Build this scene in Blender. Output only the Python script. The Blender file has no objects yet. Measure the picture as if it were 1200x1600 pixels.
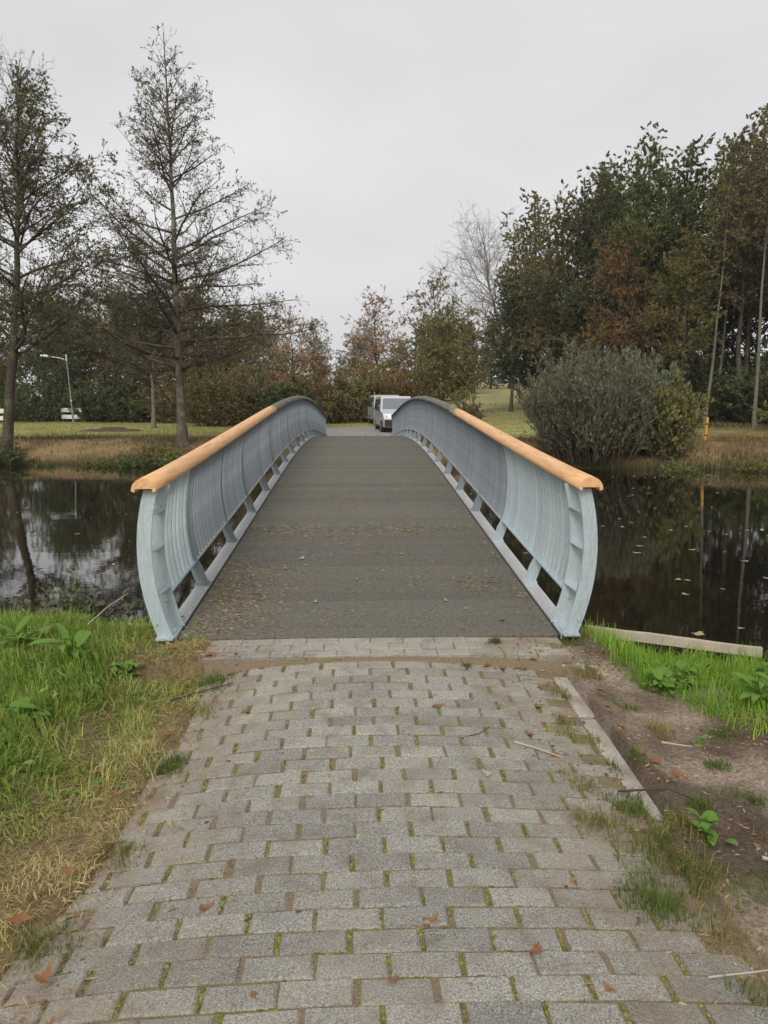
import bpy, bmesh, math, random
import numpy as np
from mathutils import Vector, Matrix

# ------------------------------------------------------------------ camera, sky, sun, exposure
sc = bpy.context.scene
COL = sc.collection
R = math.radians

CAM = (-0.08, -4.97, 1.60)
PITCH, YAW = 8.3, 2.05
cam_d = bpy.data.cameras.new('camera')
cam_d.sensor_fit = 'VERTICAL'; cam_d.sensor_height = 36.0; cam_d.lens = 26.0
cam_d.clip_start = 0.05; cam_d.clip_end = 3000
cam = bpy.data.objects.new('camera', cam_d); COL.objects.link(cam)
cam.location = CAM
cam.rotation_euler = (R(90 - PITCH), 0, R(-YAW))
sc.camera = cam

SUN_EL, SUN_AZ = 40.0, 200.0
world = bpy.data.worlds.new('World'); sc.world = world; world.use_nodes = True
wn, wl = world.node_tree.nodes, world.node_tree.links
wn.clear()
w_out = wn.new('ShaderNodeOutputWorld'); w_bg = wn.new('ShaderNodeBackground')
w_sky = wn.new('ShaderNodeTexSky'); w_sky.sky_type = 'NISHITA'; w_sky.sun_disc = False
w_sky.sun_elevation = R(SUN_EL); w_sky.sun_rotation = R(SUN_AZ); w_sky.dust_density = 4.0
w_hsv = wn.new('ShaderNodeHueSaturation'); w_hsv.inputs['Saturation'].default_value = 0.25
w_hsv.inputs['Value'].default_value = 0.8
w_tc = wn.new('ShaderNodeTexCoord')
w_map = wn.new('ShaderNodeMapping'); w_map.inputs['Scale'].default_value = (1.0, 1.0, 2.2)
w_noise = wn.new('ShaderNodeTexNoise'); w_noise.inputs['Scale'].default_value = 2.0
w_noise.inputs['Detail'].default_value = 4; w_noise.inputs['Roughness'].default_value = 0.45
w_ramp = wn.new('ShaderNodeValToRGB')
w_ramp.color_ramp.elements[0].position = 0.3; w_ramp.color_ramp.elements[0].color = (5.15, 5.16, 5.3, 1)
w_ramp.color_ramp.elements[1].position = 0.72; w_ramp.color_ramp.elements[1].color = (6.7, 6.68, 6.75, 1)
w_mix = wn.new('ShaderNodeMixRGB'); w_mix.inputs['Fac'].default_value = 0.93
wl.new(w_tc.outputs['Generated'], w_map.inputs['Vector'])
wl.new(w_map.outputs['Vector'], w_noise.inputs['Vector'])
wl.new(w_noise.outputs['Fac'], w_ramp.inputs['Fac'])
wl.new(w_sky.outputs['Color'], w_hsv.inputs['Color'])
wl.new(w_hsv.outputs['Color'], w_mix.inputs['Color1'])
wl.new(w_ramp.outputs['Color'], w_mix.inputs['Color2'])
wl.new(w_mix.outputs['Color'], w_bg.inputs['Color'])
w_bg.inputs['Strength'].default_value = 0.10
wl.new(w_bg.outputs['Background'], w_out.inputs['Surface'])

sun_d = bpy.data.lights.new('sun', 'SUN'); sun_d.energy = 1.5; sun_d.angle = R(25); sun_d.color = (1.0, 0.96, 0.9)
sun = bpy.data.objects.new('sun', sun_d); COL.objects.link(sun)
sun.rotation_euler = (R(90 - SUN_EL), 0, R(180 - SUN_AZ))
sun.location = (0, -20, 40)

vs = sc.view_settings
vs.view_transform = 'Standard'; vs.look = 'None'; vs.gamma = 1.0; vs.exposure = 0.42; vs.use_curve_mapping = False
sc.cycles.max_bounces = 8; sc.cycles.diffuse_bounces = 3; sc.cycles.glossy_bounces = 3
sc.cycles.transmission_bounces = 3; sc.cycles.transparent_max_bounces = 6
sc.cycles.caustics_reflective = False; sc.cycles.caustics_refractive = False
sc.cycles.use_denoising = True

rng = np.random.default_rng(7)
rnd = random.Random(11)

# ------------------------------------------------------------------ small tools
def np_mesh(name, V, F, mats=(), smooth=False, colors=None):
    """V (n,3); F (m,k) or list of such arrays with different k"""
    if isinstance(F, np.ndarray): F = [F]
    F = [f for f in F if len(f)]
    me = bpy.data.meshes.new(name)
    V = np.asarray(V, dtype=np.float32)
    me.vertices.add(len(V)); me.vertices.foreach_set('co', V.ravel())
    loops = np.concatenate([f.ravel() for f in F]).astype(np.int32)
    sizes = np.concatenate([np.full(len(f), f.shape[1], np.int32) for f in F])
    starts = np.concatenate([[0], np.cumsum(sizes)[:-1]]).astype(np.int32)
    me.loops.add(len(loops)); me.loops.foreach_set('vertex_index', loops)
    me.polygons.add(len(sizes)); me.polygons.foreach_set('loop_start', starts)
    me.polygons.foreach_set('loop_total', sizes)
    me.update(calc_edges=True)
    if smooth: me.polygons.foreach_set('use_smooth', np.ones(len(sizes), bool))
    if colors is not None:
        a = me.color_attributes.new('Col', 'FLOAT_COLOR', 'POINT')
        c = np.ones((len(V), 4), np.float32); c[:, :3] = colors
        a.data.foreach_set('color', c.ravel())
    for m in mats: me.materials.append(m)
    return me

def link(name, me, parent=None, loc=None, rot=None, scale=None):
    o = bpy.data.objects.new(name, me); COL.objects.link(o)
    if parent is not None: o.parent = parent
    if loc is not None: o.location = loc
    if rot is not None: o.rotation_euler = rot
    if scale is not None: o.scale = scale if hasattr(scale, '__len__') else (scale,) * 3
    return o

def tag(o, label=None, cat=None, group=None, kind=None):
    if label: o['label'] = label
    if cat: o['category'] = cat
    if group: o['group'] = group
    if kind: o['kind'] = kind
    return o

def empty(name, loc=(0, 0, 0), rotz=0.0):
    o = bpy.data.objects.new(name, None); COL.objects.link(o)
    o.location = loc; o.rotation_euler = (0, 0, rotz); o.empty_display_size = 0.2
    return o

class MB:
    """collects boxes, prisms, tubes into one mesh"""
    def __init__(s): s.v = []; s.f = []
    def add(s, vs_, fs_):
        b = len(s.v); s.v += [tuple(v) for v in vs_]; s.f += [tuple(b + i for i in f) for f in fs_]
    def box(s, c, size, rot=None):
        hx, hy, hz = (d / 2 for d in size)
        vs_ = [Vector((x, y, z)) for x in (-hx, hx) for y in (-hy, hy) for z in (-hz, hz)]
        if rot is not None: vs_ = [rot @ v for v in vs_]
        s.add([v + Vector(c) for v in vs_], [(0, 1, 3, 2), (4, 6, 7, 5), (0, 4, 5, 1), (2, 3, 7, 6), (0, 2, 6, 4), (1, 5, 7, 3)])
    def prism(s, poly_a, poly_b):
        n = len(poly_a)
        s.add(list(poly_a) + list(poly_b), [tuple(range(n))[::-1], tuple(range(n, 2 * n))] +
              [(i, (i + 1) % n, n + (i + 1) % n, n + i) for i in range(n)])
    def tube(s, pts, rad, m=8, cap=True):
        pts = [Vector(p) for p in pts]
        if not hasattr(rad, '__len__'): rad = [rad] * len(pts)
        b = len(s.v); ref = None
        for i, p in enumerate(pts):
            t = (pts[min(i + 1, len(pts) - 1)] - pts[max(i - 1, 0)]).normalized()
            if ref is None: ref = Vector((1, 0, 0)) if abs(t.x) < 0.8 else Vector((0, 1, 0))
            u = t.cross(ref).normalized(); w = t.cross(u)
            for k in range(m):
                a = 2 * math.pi * k / m
                s.v.append(tuple(p + (u * math.cos(a) + w * math.sin(a)) * rad[i]))
        for i in range(len(pts) - 1):
            for k in range(m):
                s.f.append((b + i * m + k, b + i * m + (k + 1) % m, b + (i + 1) * m + (k + 1) % m, b + (i + 1) * m + k))
        if cap:
            s.f.append(tuple(b + k for k in range(m))[::-1]); e = b + (len(pts) - 1) * m
            s.f.append(tuple(e + k for k in range(m)))
    def loft(s, rings, closed=True, caps=True):
        b = len(s.v); m = len(rings[0])
        for r in rings: s.v += [tuple(p) for p in r]
        for i in range(len(rings) - 1):
            for k in range(m if closed else m - 1):
                s.f.append((b + i * m + k, b + i * m + (k + 1) % m, b + (i + 1) * m + (k + 1) % m, b + (i + 1) * m + k))
        if caps:
            s.f.append(tuple(b + k for k in range(m))[::-1]); e = b + (len(rings) - 1) * m
            s.f.append(tuple(e + k for k in range(m)))
    def mesh(s, name, mat=None, smooth=False, bevel=0.0, seg=1):
        me = bpy.data.meshes.new(name); me.from_pydata(s.v, [], s.f); me.update()
        bm = bmesh.new(); bm.from_mesh(me)
        bmesh.ops.recalc_face_normals(bm, faces=bm.faces)
        if bevel:
            bmesh.ops.bevel(bm, geom=[e for e in bm.edges if e.is_manifold and e.calc_face_angle(0) > 0.5], offset=bevel, segments=seg, profile=0.5, affect='EDGES')
        bm.to_mesh(me); bm.free()
        if mat: me.materials.append(mat)
        if smooth: me.polygons.foreach_set('use_smooth', np.ones(len(me.polygons), bool))
        return me
    def build(s, name, mat, parent=None, smooth=False, bevel=0.0, seg=1, loc=None):
        return link(name, s.mesh(name, mat, smooth, bevel, seg), parent, loc)

_perm = rng.permutation(4096)
def vnoise(x, y, scale=1.0, octaves=3, seed=0):
    x = np.asarray(x, float) * scale; y = np.asarray(y, float) * scale
    tot = 0; amp = 1; s = 0
    for o in range(octaves):
        xi = np.floor(x).astype(int); yi = np.floor(y).astype(int)
        fx = x - xi; fy = y - yi; fx = fx * fx * (3 - 2 * fx); fy = fy * fy * (3 - 2 * fy)
        h = lambda a, b: _perm[(_perm[(a + seed * 57 + o * 131) % 4096] + b) % 4096] / 4095.0
        n = (h(xi, yi) * (1 - fx) + h(xi + 1, yi) * fx) * (1 - fy) + (h(xi, yi + 1) * (1 - fx) + h(xi + 1, yi + 1) * fx) * fy
        tot = tot + n * amp; s += amp; amp *= 0.5; x = x * 2.03; y = y * 2.03
    return tot / s
def sstep(a, b, x):
    t = np.clip((np.asarray(x, float) - a) / (b - a), 0, 1); return t * t * (3 - 2 * t)

# ------------------------------------------------------------------ materials
class NT:
    def __init__(s, name):
        s.m = bpy.data.materials.new(name); s.m.use_nodes = True
        s.n = s.m.node_tree.nodes; s.l = s.m.node_tree.links
        s.n.clear(); s.out = s.n.new('ShaderNodeOutputMaterial')
    def node(s, t, **kw):
        n = s.n.new(t)
        for k, v in kw.items():
            if k.startswith('_'): setattr(n, k[1:], v)
            else: n.inputs[k].default_value = v
        return n
    def noise(s, scale, detail=3, rough=0.55, coord='Object', vec=None, dist=0.0, stretch=None):
        n = s.node('ShaderNodeTexNoise', Scale=scale, Detail=detail, Roughness=rough, Distortion=dist)
        if vec is None:
            tc = s.n.new('ShaderNodeTexCoord'); vec = tc.outputs[coord]
        if stretch:
            mp = s.node('ShaderNodeMapping', Scale=stretch); s.l.new(vec, mp.inputs['Vector']); vec = mp.outputs['Vector']
        s.l.new(vec, n.inputs['Vector']); return n.outputs['Fac']
    def ramp(s, fac, stops):
        r = s.n.new('ShaderNodeValToRGB'); e = r.color_ramp.elements
        while len(e) < len(stops): e.new(0.5)
        for i, (p, c) in enumerate(stops):
            e[i].position = p; e[i].color = tuple(c) + (1,) if len(c) == 3 else c
        s.l.new(fac, r.inputs['Fac']); return r.outputs['Color']
    def mix(s, a, b, fac, mode='MIX'):
        m = s.n.new('ShaderNodeMixRGB'); m.blend_type = mode
        for sock, val in (('Color1', a), ('Color2', b), ('Fac', fac)):
            if hasattr(val, 'is_linked') or hasattr(val, 'links'): s.l.new(val, m.inputs[sock])
            elif sock == 'Fac': m.inputs[sock].default_value = val
            else: m.inputs[sock].default_value = tuple(val) + (1,)
        return m.outputs['Color']
    def mapr(s, v, a, b, c, d):
        n = s.node('ShaderNodeMapRange'); n.inputs[1].default_value = a; n.inputs[2].default_value = b
        n.inputs[3].default_value = c; n.inputs[4].default_value = d
        s.l.new(v, n.inputs[0]); return n.outputs[0]
    def bump(s, h, strength, dist=0.01):
        b = s.node('ShaderNodeBump', Strength=strength, Distance=dist); s.l.new(h, b.inputs['Height']); return b.outputs['Normal']
    def bsdf(s, color, rough=0.7, metal=0.0, normal=None, spec=0.5, **kw):
        p = s.node('ShaderNodeBsdfPrincipled', **kw)
        for sock, val in (('Base Color', color), ('Roughness', rough), ('Metallic', metal), ('Specular IOR Level', spec)):
            if hasattr(val, 'links'): s.l.new(val, p.inputs[sock])
            elif sock == 'Base Color': p.inputs[sock].default_value = tuple(val) + (1,)
            else: p.inputs[sock].default_value = val
        if normal is not None: s.l.new(normal, p.inputs['Normal'])
        s.l.new(p.outputs['BSDF'], s.out.inputs['Surface']); return p
    def obj_random(s):
        return s.n.new('ShaderNodeObjectInfo').outputs['Random']
    def island(s):
        return s.n.new('ShaderNodeNewGeometry').outputs['Random Per Island']

def simple(name, col, rough=0.6, metal=0.0, var=0.12, scale=20, bump=0.0, spec=0.5):
    t = NT(name)
    n = t.noise(scale, 4)
    c = t.mix(tuple(x * (1 - var) for x in col), tuple(min(1, x * (1 + var)) for x in col), n)
    t.bsdf(c, rough, metal, t.bump(n, bump, 0.004) if bump else None, spec)
    return t.m

def leaf_mat(name, stops, transl=0.35, clump=0.5, rough=0.6):
    t = NT(name)
    isl = t.island()
    nz = t.noise(clump, 2)
    ad = t.node('ShaderNodeMath', _operation='ADD'); t.l.new(isl, ad.inputs[0]); t.l.new(nz, ad.inputs[1])
    fac = t.mapr(ad.outputs[0], 0.35, 1.65, 0.0, 1.0)
    c = t.ramp(fac, stops)
    d = t.node('ShaderNodeBsdfPrincipled', Roughness=rough); d.inputs['Specular IOR Level'].default_value = 0.25
    t.l.new(c, d.inputs['Base Color'])
    tr = t.node('ShaderNodeBsdfTranslucent'); t.l.new(c, tr.inputs['Color'])
    mx = t.node('ShaderNodeMixShader', Fac=transl)
    t.l.new(d.outputs[0], mx.inputs[1]); t.l.new(tr.outputs[0], mx.inputs[2])
    t.l.new(mx.outputs[0], t.out.inputs['Surface'])
    return t.m

def attr_leaf(name, transl=0.3, rough=0.55):
    t = NT(name)
    a = t.node('ShaderNodeVertexColor', _layer_name='Col')
    d = t.node('ShaderNodeBsdfPrincipled', Roughness=rough); d.inputs['Specular IOR Level'].default_value = 0.3
    t.l.new(a.outputs['Color'], d.inputs['Base Color'])
    tr = t.node('ShaderNodeBsdfTranslucent'); t.l.new(a.outputs['Color'], tr.inputs['Color'])
    mx = t.node('ShaderNodeMixShader', Fac=transl)
    t.l.new(d.outputs[0], mx.inputs[1]); t.l.new(tr.outputs[0], mx.inputs[2])
    t.l.new(mx.outputs[0], t.out.inputs['Surface'])
    return t.m

M = {}
# paving brick: worn grey concrete with fine aggregate speckle
t = NT('brick_concrete')
pos = t.n.new('ShaderNodeNewGeometry').outputs['Position']
f1 = t.noise(150, 4, 0.8, vec=pos); f2 = t.noise(7, 4, 0.6, vec=pos); f3 = t.noise(70, 3, 0.6, vec=pos); f4 = t.noise(420, 2, 0.6, vec=pos)
c = t.ramp(f1, [(0.35, (0.105, 0.10, 0.088)), (0.5, (0.325, 0.312, 0.282)), (0.66, (0.56, 0.54, 0.495))])
c = t.mix(c, t.ramp(f4, [(0.35, (0.25, 0.25, 0.24)), (0.65, (0.75, 0.75, 0.73))]), 0.5, 'OVERLAY')
c = t.mix(c, t.ramp(t.obj_random(), [(0.0, (0.36, 0.357, 0.352)), (0.5, (0.47, 0.463, 0.45)), (1.0, (0.56, 0.55, 0.525))]), 0.8, 'OVERLAY')
c = t.mix(c, (0.16, 0.135, 0.095), t.mapr(f2, 0.48, 0.72, 0.0, 0.6))
f5 = t.noise(1.1, 4, 0.6, vec=pos)
c = t.mix(c, (0.42, 0.37, 0.295), t.mapr(f5, 0.48, 0.72, 0.0, 0.45))
sx = t.node('ShaderNodeSeparateXYZ'); t.l.new(pos, sx.inputs[0])
ab = t.node('ShaderNodeMath', _operation='ABSOLUTE'); t.l.new(sx.outputs['X'], ab.inputs[0])
mu = t.node('ShaderNodeMath', _operation='MULTIPLY'); t.l.new(t.mapr(ab.outputs[0], 0.45, 1.05, 0.0, 1.0), mu.inputs[0])
t.l.new(t.mapr(t.noise(3.2, 5, 0.65, vec=pos), 0.40, 0.62, 0.0, 0.85), mu.inputs[1])
c = t.mix(c, t.ramp(f3, [(0.3, (0.17, 0.12, 0.08)), (0.7, (0.33, 0.25, 0.175))]), mu.outputs[0])
hb = t.mix(f1, f3, 0.4)
t.bsdf(c, 0.92, 0, t.bump(hb, 1.0, 0.007), 0.3); M['brick'] = t.m

# joint fill: sand, dirt and moss
t = NT('joint_fill')
f = t.noise(5, 4, 0.6); g = t.noise(160, 3, 0.7)
c = t.mix(t.ramp(g, [(0.3, (0.11, 0.08, 0.05)), (0.7, (0.32, 0.25, 0.165))]),
          t.ramp(g, [(0.3, (0.085, 0.095, 0.02)), (0.7, (0.24, 0.25, 0.06))]), t.mapr(f, 0.54, 0.66, 0, 0.8))
t.bsdf(c, 0.95, 0, t.bump(g, 0.8, 0.006), 0.2); M['joint'] = t.m

# concrete kerb
t = NT('kerb_concrete')
f = t.noise(60, 5, 0.7); g = t.noise(4, 3)
c = t.ramp(f, [(0.3, (0.30, 0.275, 0.235)), (0.7, (0.52, 0.48, 0.42))]); c = t.mix(c, (0.20, 0.155, 0.11), t.mapr(g, 0.46, 0.68, 0, 0.6))
t.bsdf(c, 0.9, 0, t.bump(f, 0.7, 0.006), 0.3); M['kerb'] = t.m

# ground: large-scale colour from the vertex attribute, fine grain from noise
t = NT('ground_soil')
a = t.node('ShaderNodeVertexColor', _layer_name='Col')
f = t.noise(55, 6, 0.7); g = t.noise(9, 5, 0.65)
k = t.ramp(f, [(0.3, (0.16, 0.16, 0.16)), (0.5, (0.5, 0.5, 0.5)), (0.7, (0.82, 0.81, 0.79))])
c = t.mix(a.outputs['Color'], k, 0.85, 'OVERLAY')
k2 = t.ramp(g, [(0.3, (0.36, 0.36, 0.36)), (0.7, (0.62, 0.62, 0.6))])
c = t.mix(c, k2, 0.8, 'OVERLAY')
hb = t.mix(f, g, 0.55)
t.bsdf(c, 0.95, 0, t.bump(hb, 0.9, 0.03), 0.2); M['ground'] = t.m

# deck grit
t = NT('deck_grit')
f = t.noise(130, 4, 0.85); g = t.noise(2.2, 5, 0.6, coord='Object', vec=t.n.new('ShaderNodeNewGeometry').outputs['Position'])
h2 = t.noise(26, 5, 0.7); h3 = t.noise(48, 4, 0.8, vec=t.n.new('ShaderNodeNewGeometry').outputs['Position'])
c = t.ramp(f, [(0.33, (0.048, 0.046, 0.039)), (0.5, (0.128, 0.123, 0.103)), (0.67, (0.27, 0.26, 0.22))])
c = t.mix(c, (0.165, 0.138, 0.09), t.mapr(g, 0.45, 0.72, 0.0, 0.5))
c = t.mix(c, (0.045, 0.043, 0.036), t.mapr(h2, 0.5, 0.75, 0.0, 0.6))
c = t.mix(c, t.ramp(h3, [(0.38, (0.25, 0.25, 0.25)), (0.62, (0.72, 0.71, 0.69))]), 0.55, 'OVERLAY')
c = t.mix(c, t.ramp(t.obj_random(), [(0, (0.44, 0.44, 0.44)), (1, (0.56, 0.555, 0.54))]), 0.8, 'OVERLAY')
t.bsdf(c, 0.9, 0, t.bump(f, 0.7, 0.004), 0.25); M['deck'] = t.m

def galv(name, lo, hi, rough, metal, grime):
    t = NT(name)
    v = t.node('ShaderNodeTexVoronoi', Scale=65.0); tc = t.n.new('ShaderNodeTexCoord'); t.l.new(tc.outputs['Object'], v.inputs['Vector'])
    f = t.noise(7, 4, 0.6); s = t.noise(14, 5, 0.65, stretch=(5, 5, 0.6))
    c = t.mix(lo, hi, t.mapr(v.outputs['Color'], 0.1, 0.9, 0.25, 0.75))
    c = t.mix(c, lo, t.mapr(f, 0.4, 0.7, 0, 0.6))
    c = t.mix(c, grime, t.mapr(s, 0.45, 0.7, 0, 0.65))
    c = t.mix(c, t.ramp(t.obj_random(), [(0, (0.42, 0.42, 0.42)), (1, (0.56, 0.56, 0.56))]), 0.7, 'OVERLAY')
    t.bsdf(c, t.mapr(f, 0.3, 0.7, rough - 0.08, rough + 0.12), metal, None, 0.5); return t.m
M['galv_new'] = galv('galvanised_new', (0.42, 0.50, 0.53), (0.60, 0.68, 0.70), 0.5, 0.25, (0.36, 0.41, 0.43))
M['galv_old'] = galv('galvanised_weathered', (0.22, 0.25, 0.275), (0.34, 0.37, 0.40), 0.65, 0.2, (0.17, 0.19, 0.20))
M['galv_rail'] = galv('galvanised_edge', (0.60, 0.61, 0.61), (0.80, 0.81, 0.82), 0.36, 0.55, (0.42, 0.39, 0.34))
M['dark_gap'] = simple('near_black', (0.02, 0.018, 0.016), 0.9)  # plain near-black; on the deck edge strip it stands for gap shade

t = NT('new_wood')
g = t.noise(3.5, 4, 0.55, stretch=(9, 0.55, 9), dist=0.6); f = t.noise(2, 2)
c = t.ramp(g, [(0.3, (0.60, 0.30, 0.13)), (0.45, (0.76, 0.43, 0.20)), (0.75, (0.86, 0.54, 0.28))])
c = t.mix(c, (0.70, 0.36, 0.15), t.mapr(f, 0.45, 0.7, 0, 0.35))
t.bsdf(c, 0.5, 0, t.bump(g, 0.12, 0.003), 0.4); M['wood_new'] = t.m
t = NT('weathered_wood')
g = t.noise(8, 5, 0.65, stretch=(8, 0.8, 8)); f = t.noise(16, 4, 0.7)
c = t.ramp(g, [(0.3, (0.085, 0.075, 0.06)), (0.7, (0.21, 0.19, 0.155))]); c = t.mix(c, (0.34, 0.34, 0.29), t.mapr(f, 0.5, 0.62, 0, 0.8))
t.bsdf(c, 0.9, 0, t.bump(g, 0.5, 0.006), 0.2); M['wood_old'] = t.m
M['timber_pale'] = simple('pale_timber', (0.44, 0.37, 0.29), 0.85, var=0.3, scale=12, bump=0.4)
M['timber_dark'] = simple('dark_timber', (0.06, 0.045, 0.03), 0.9, var=0.4, scale=14, bump=0.5)

# water: dark peaty pond
t = NT('pond_water')
f = t.noise(1.3, 3, 0.5, stretch=(1, 1.6, 1)); g = t.noise(9, 3, 0.55)
hb = t.mix(f, g, 0.22)
t.bsdf((0.010, 0.0085, 0.005), 0.015, 0, t.bump(hb, 0.035, 0.05), 0.6, IOR=1.9); M['water'] = t.m

def bark(name, lo, hi, patch=None, scale=9):
    t = NT(name); f = t.noise(scale, 5, 0.65, stretch=(3, 3, 0.7)); g = t.noise(2.2, 4, 0.6)
    c = t.ramp(f, [(0.3, lo), (0.7, hi)])
    if patch: c = t.mix(c, patch, t.mapr(g, 0.48, 0.62, 0, 0.75))
    t.bsdf(c, 0.92, 0, t.bump(f, 0.7, 0.02), 0.2); return t.m
M['bark_dark'] = bark('bark_dark', (0.042, 0.031, 0.021), (0.130, 0.100, 0.067), (0.156, 0.150, 0.098))
M['bark_lichen'] = bark('bark_lichen', (0.065, 0.053, 0.037), (0.195, 0.163, 0.115), (0.247, 0.250, 0.172))
M['bark_pale'] = bark('bark_pale', (0.11, 0.095, 0.07), (0.25, 0.22, 0.165), (0.13, 0.13, 0.085))
M['bark_grey'] = bark('bark_grey', (0.24, 0.22, 0.195), (0.38, 0.35, 0.31))
M['twig_brown'] = bark('twig_brown', (0.078, 0.054, 0.034), (0.195, 0.138, 0.086))

M['leaf_alder'] = leaf_mat('leaf_alder', [(0, (0.077, 0.088, 0.037)), (0.5, (0.144, 0.147, 0.057)), (0.8, (0.231, 0.200, 0.088)), (1, (0.327, 0.239, 0.119))], 0.3, 0.3)
M['leaf_green'] = leaf_mat('leaf_green', [(0, (0.086, 0.116, 0.035)), (0.5, (0.165, 0.211, 0.059)), (0.85, (0.269, 0.300, 0.087)), (1, (0.384, 0.300, 0.095))], 0.3, 0.35)
M['leaf_darkgreen'] = leaf_mat('leaf_darkgreen', [(0, (0.065, 0.088, 0.033)), (0.6, (0.128, 0.154, 0.057)), (0.9, (0.193, 0.215, 0.075)), (1, (0.250, 0.211, 0.075))], 0.25, 0.35)
M['leaf_brown'] = leaf_mat('leaf_brown', [(0, (0.119, 0.098, 0.045)), (0.4, (0.213, 0.172, 0.075)), (0.75, (0.330, 0.262, 0.113)), (1, (0.236, 0.262, 0.094))], 0.3, 0.35)
M['leaf_rust'] = leaf_mat('leaf_rust', [(0, (0.134, 0.089, 0.041)), (0.45, (0.253, 0.162, 0.068)), (0.8, (0.380, 0.256, 0.103)), (1, (0.295, 0.256, 0.095))], 0.3, 0.35)
M['leaf_olive'] = leaf_mat('leaf_olive', [(0, (0.111, 0.112, 0.037)), (0.5, (0.231, 0.223, 0.070)), (0.8, (0.355, 0.311, 0.095)), (1, (0.480, 0.360, 0.110))], 0.3, 0.35)
M['leaf_willow'] = leaf_mat('leaf_willow', [(0, (0.098, 0.098, 0.055)), (0.5, (0.172, 0.184, 0.110)), (0.8, (0.241, 0.265, 0.170)), (1, (0.218, 0.167, 0.080))], 0.25, 0.6)
M['leaf_lime'] = leaf_mat('leaf_lime', [(0, (0.130, 0.130, 0.046)), (0.5, (0.247, 0.240, 0.085)), (1, (0.442, 0.390, 0.156))], 0.35, 0.6)
M['leaf_pinkbrown'] = leaf_mat('leaf_pinkbrown', [(0, (0.267, 0.156, 0.097)), (0.5, (0.507, 0.289, 0.177)), (1, (0.600, 0.429, 0.244))], 0.3, 0.5)
M['leaf_palegreen'] = leaf_mat('leaf_palegreen', [(0, (0.12, 0.14, 0.08)), (1, (0.22, 0.24, 0.14))], 0.3, 0.4)
M['leaf_conifer'] = leaf_mat('leaf_conifer', [(0, (0.046, 0.062, 0.053)), (1, (0.093, 0.116, 0.096))], 0.2, 0.4)
M['leaf_weed'] = leaf_mat('leaf_weed', [(0, (0.088, 0.175, 0.025)), (0.6, (0.175, 0.312, 0.050)), (1, (0.325, 0.450, 0.100))], 0.35, 3)
M['leaf_dead'] = leaf_mat('leaf_dead', [(0, (0.11, 0.055, 0.025)), (0.5, (0.27, 0.125, 0.05)), (1, (0.42, 0.24, 0.12))], 0.2, 5)
M['leaf_deadpale'] = leaf_mat('leaf_deadpale', [(0, (0.30, 0.25, 0.16)), (1, (0.55, 0.48, 0.34))], 0.2, 5)
M['leaf_float'] = leaf_mat('leaf_float', [(0, (0.22, 0.16, 0.07)), (0.6, (0.42, 0.36, 0.20)), (1, (0.55, 0.52, 0.40))], 0.1, 2)
M['blade'] = attr_leaf('grass_blade', 0.45)
M['straw'] = leaf_mat('dry_straw', [(0, (0.22, 0.14, 0.06)), (0.6, (0.40, 0.28, 0.13)), (1, (0.52, 0.41, 0.22))], 0.1, 2)
M['moss'] = leaf_mat('joint_moss', [(0, (0.16, 0.11, 0.055)), (0.35, (0.15, 0.16, 0.03)), (0.7, (0.26, 0.28, 0.045)), (1, (0.40, 0.35, 0.14))], 0.2, 3)

M['van_paint'] = simple('van_silver', (0.60, 0.61, 0.64), 0.28, 0.35, 0.03, 3)
M['van_paint2'] = simple('van_grey', (0.46, 0.47, 0.48), 0.35, 0.2, 0.05, 3)
M['black_plastic'] = simple('black_plastic', (0.022, 0.022, 0.025), 0.5)
M['glass'] = simple('van_glass', (0.16, 0.185, 0.19), 0.06, 0.0, 0.05, 3, spec=0.9)
M['glass_dark'] = simple('van_side_glass', (0.02, 0.023, 0.026), 0.08, 0, 0.05, 3, spec=0.8)
M['lamp_glass'] = simple('headlight_glass', (0.5, 0.53, 0.57), 0.12, 0.4, 0.2, 30)
M['tyre'] = simple('tyre_rubber', (0.015, 0.015, 0.015), 0.85)
M['rim'] = simple('wheel_rim', (0.30, 0.30, 0.31), 0.4, 0.6)
M['white_board'] = simple('white_board', (0.74, 0.74, 0.72), 0.6, var=0.08, scale=5)
M['grey_post'] = simple('grey_post', (0.12, 0.11, 0.10), 0.8)
M['lamp_pole'] = simple('lamp_pole', (0.24, 0.26, 0.25), 0.6, 0.3)
M['lamp_head'] = simple('lamp_head', (0.62, 0.66, 0.68), 0.4)
M['yellow'] = simple('yellow_paint', (0.76, 0.36, 0.02), 0.55, var=0.15, scale=8)
M['road'] = simple('far_asphalt', (0.27, 0.25, 0.215), 0.95, var=0.25, scale=6, bump=0.3)

# ------------------------------------------------------------------ terrain
L = 28.6                                    # bridge length
def zdeck(y):
    tt = np.clip(np.asarray(y, float) / L, 0, 1)
    return 0.69 * (0.7 * np.sin(np.pi * tt) + 0.15 * (1 - np.cos(2 * np.pi * tt)))
WATER_Z = -1.0
def shore_near(x): return 1.0 - 0.25 * np.clip(x, -7, 5) + 0.25 * (vnoise(x, np.zeros_like(x), 0.8, 2, 3) - 0.5)
def shore_far(x): return 25.6 - 0.12 * np.clip(x, -30, 30) + 1.3 * (vnoise(x, np.zeros_like(x) + 9, 0.25, 3, 5) - 0.5)
def path_profile(y):
    y = np.asarray(y, float)
    k = lambda q: np.interp(q, [-9, -3.6, -3.1, -2.5, -2.0, -1.6, -0.4, 0, 2], [-0.06, -0.06, -0.078, -0.098, -0.094, -0.078, -0.012, 0, 0])
    return np.where(y > -0.45, k(y), (k(y - .3) + k(y - .15) + k(y) + k(y + .15) + k(np.minimum(y + .3, -0.2))) / 5)
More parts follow.
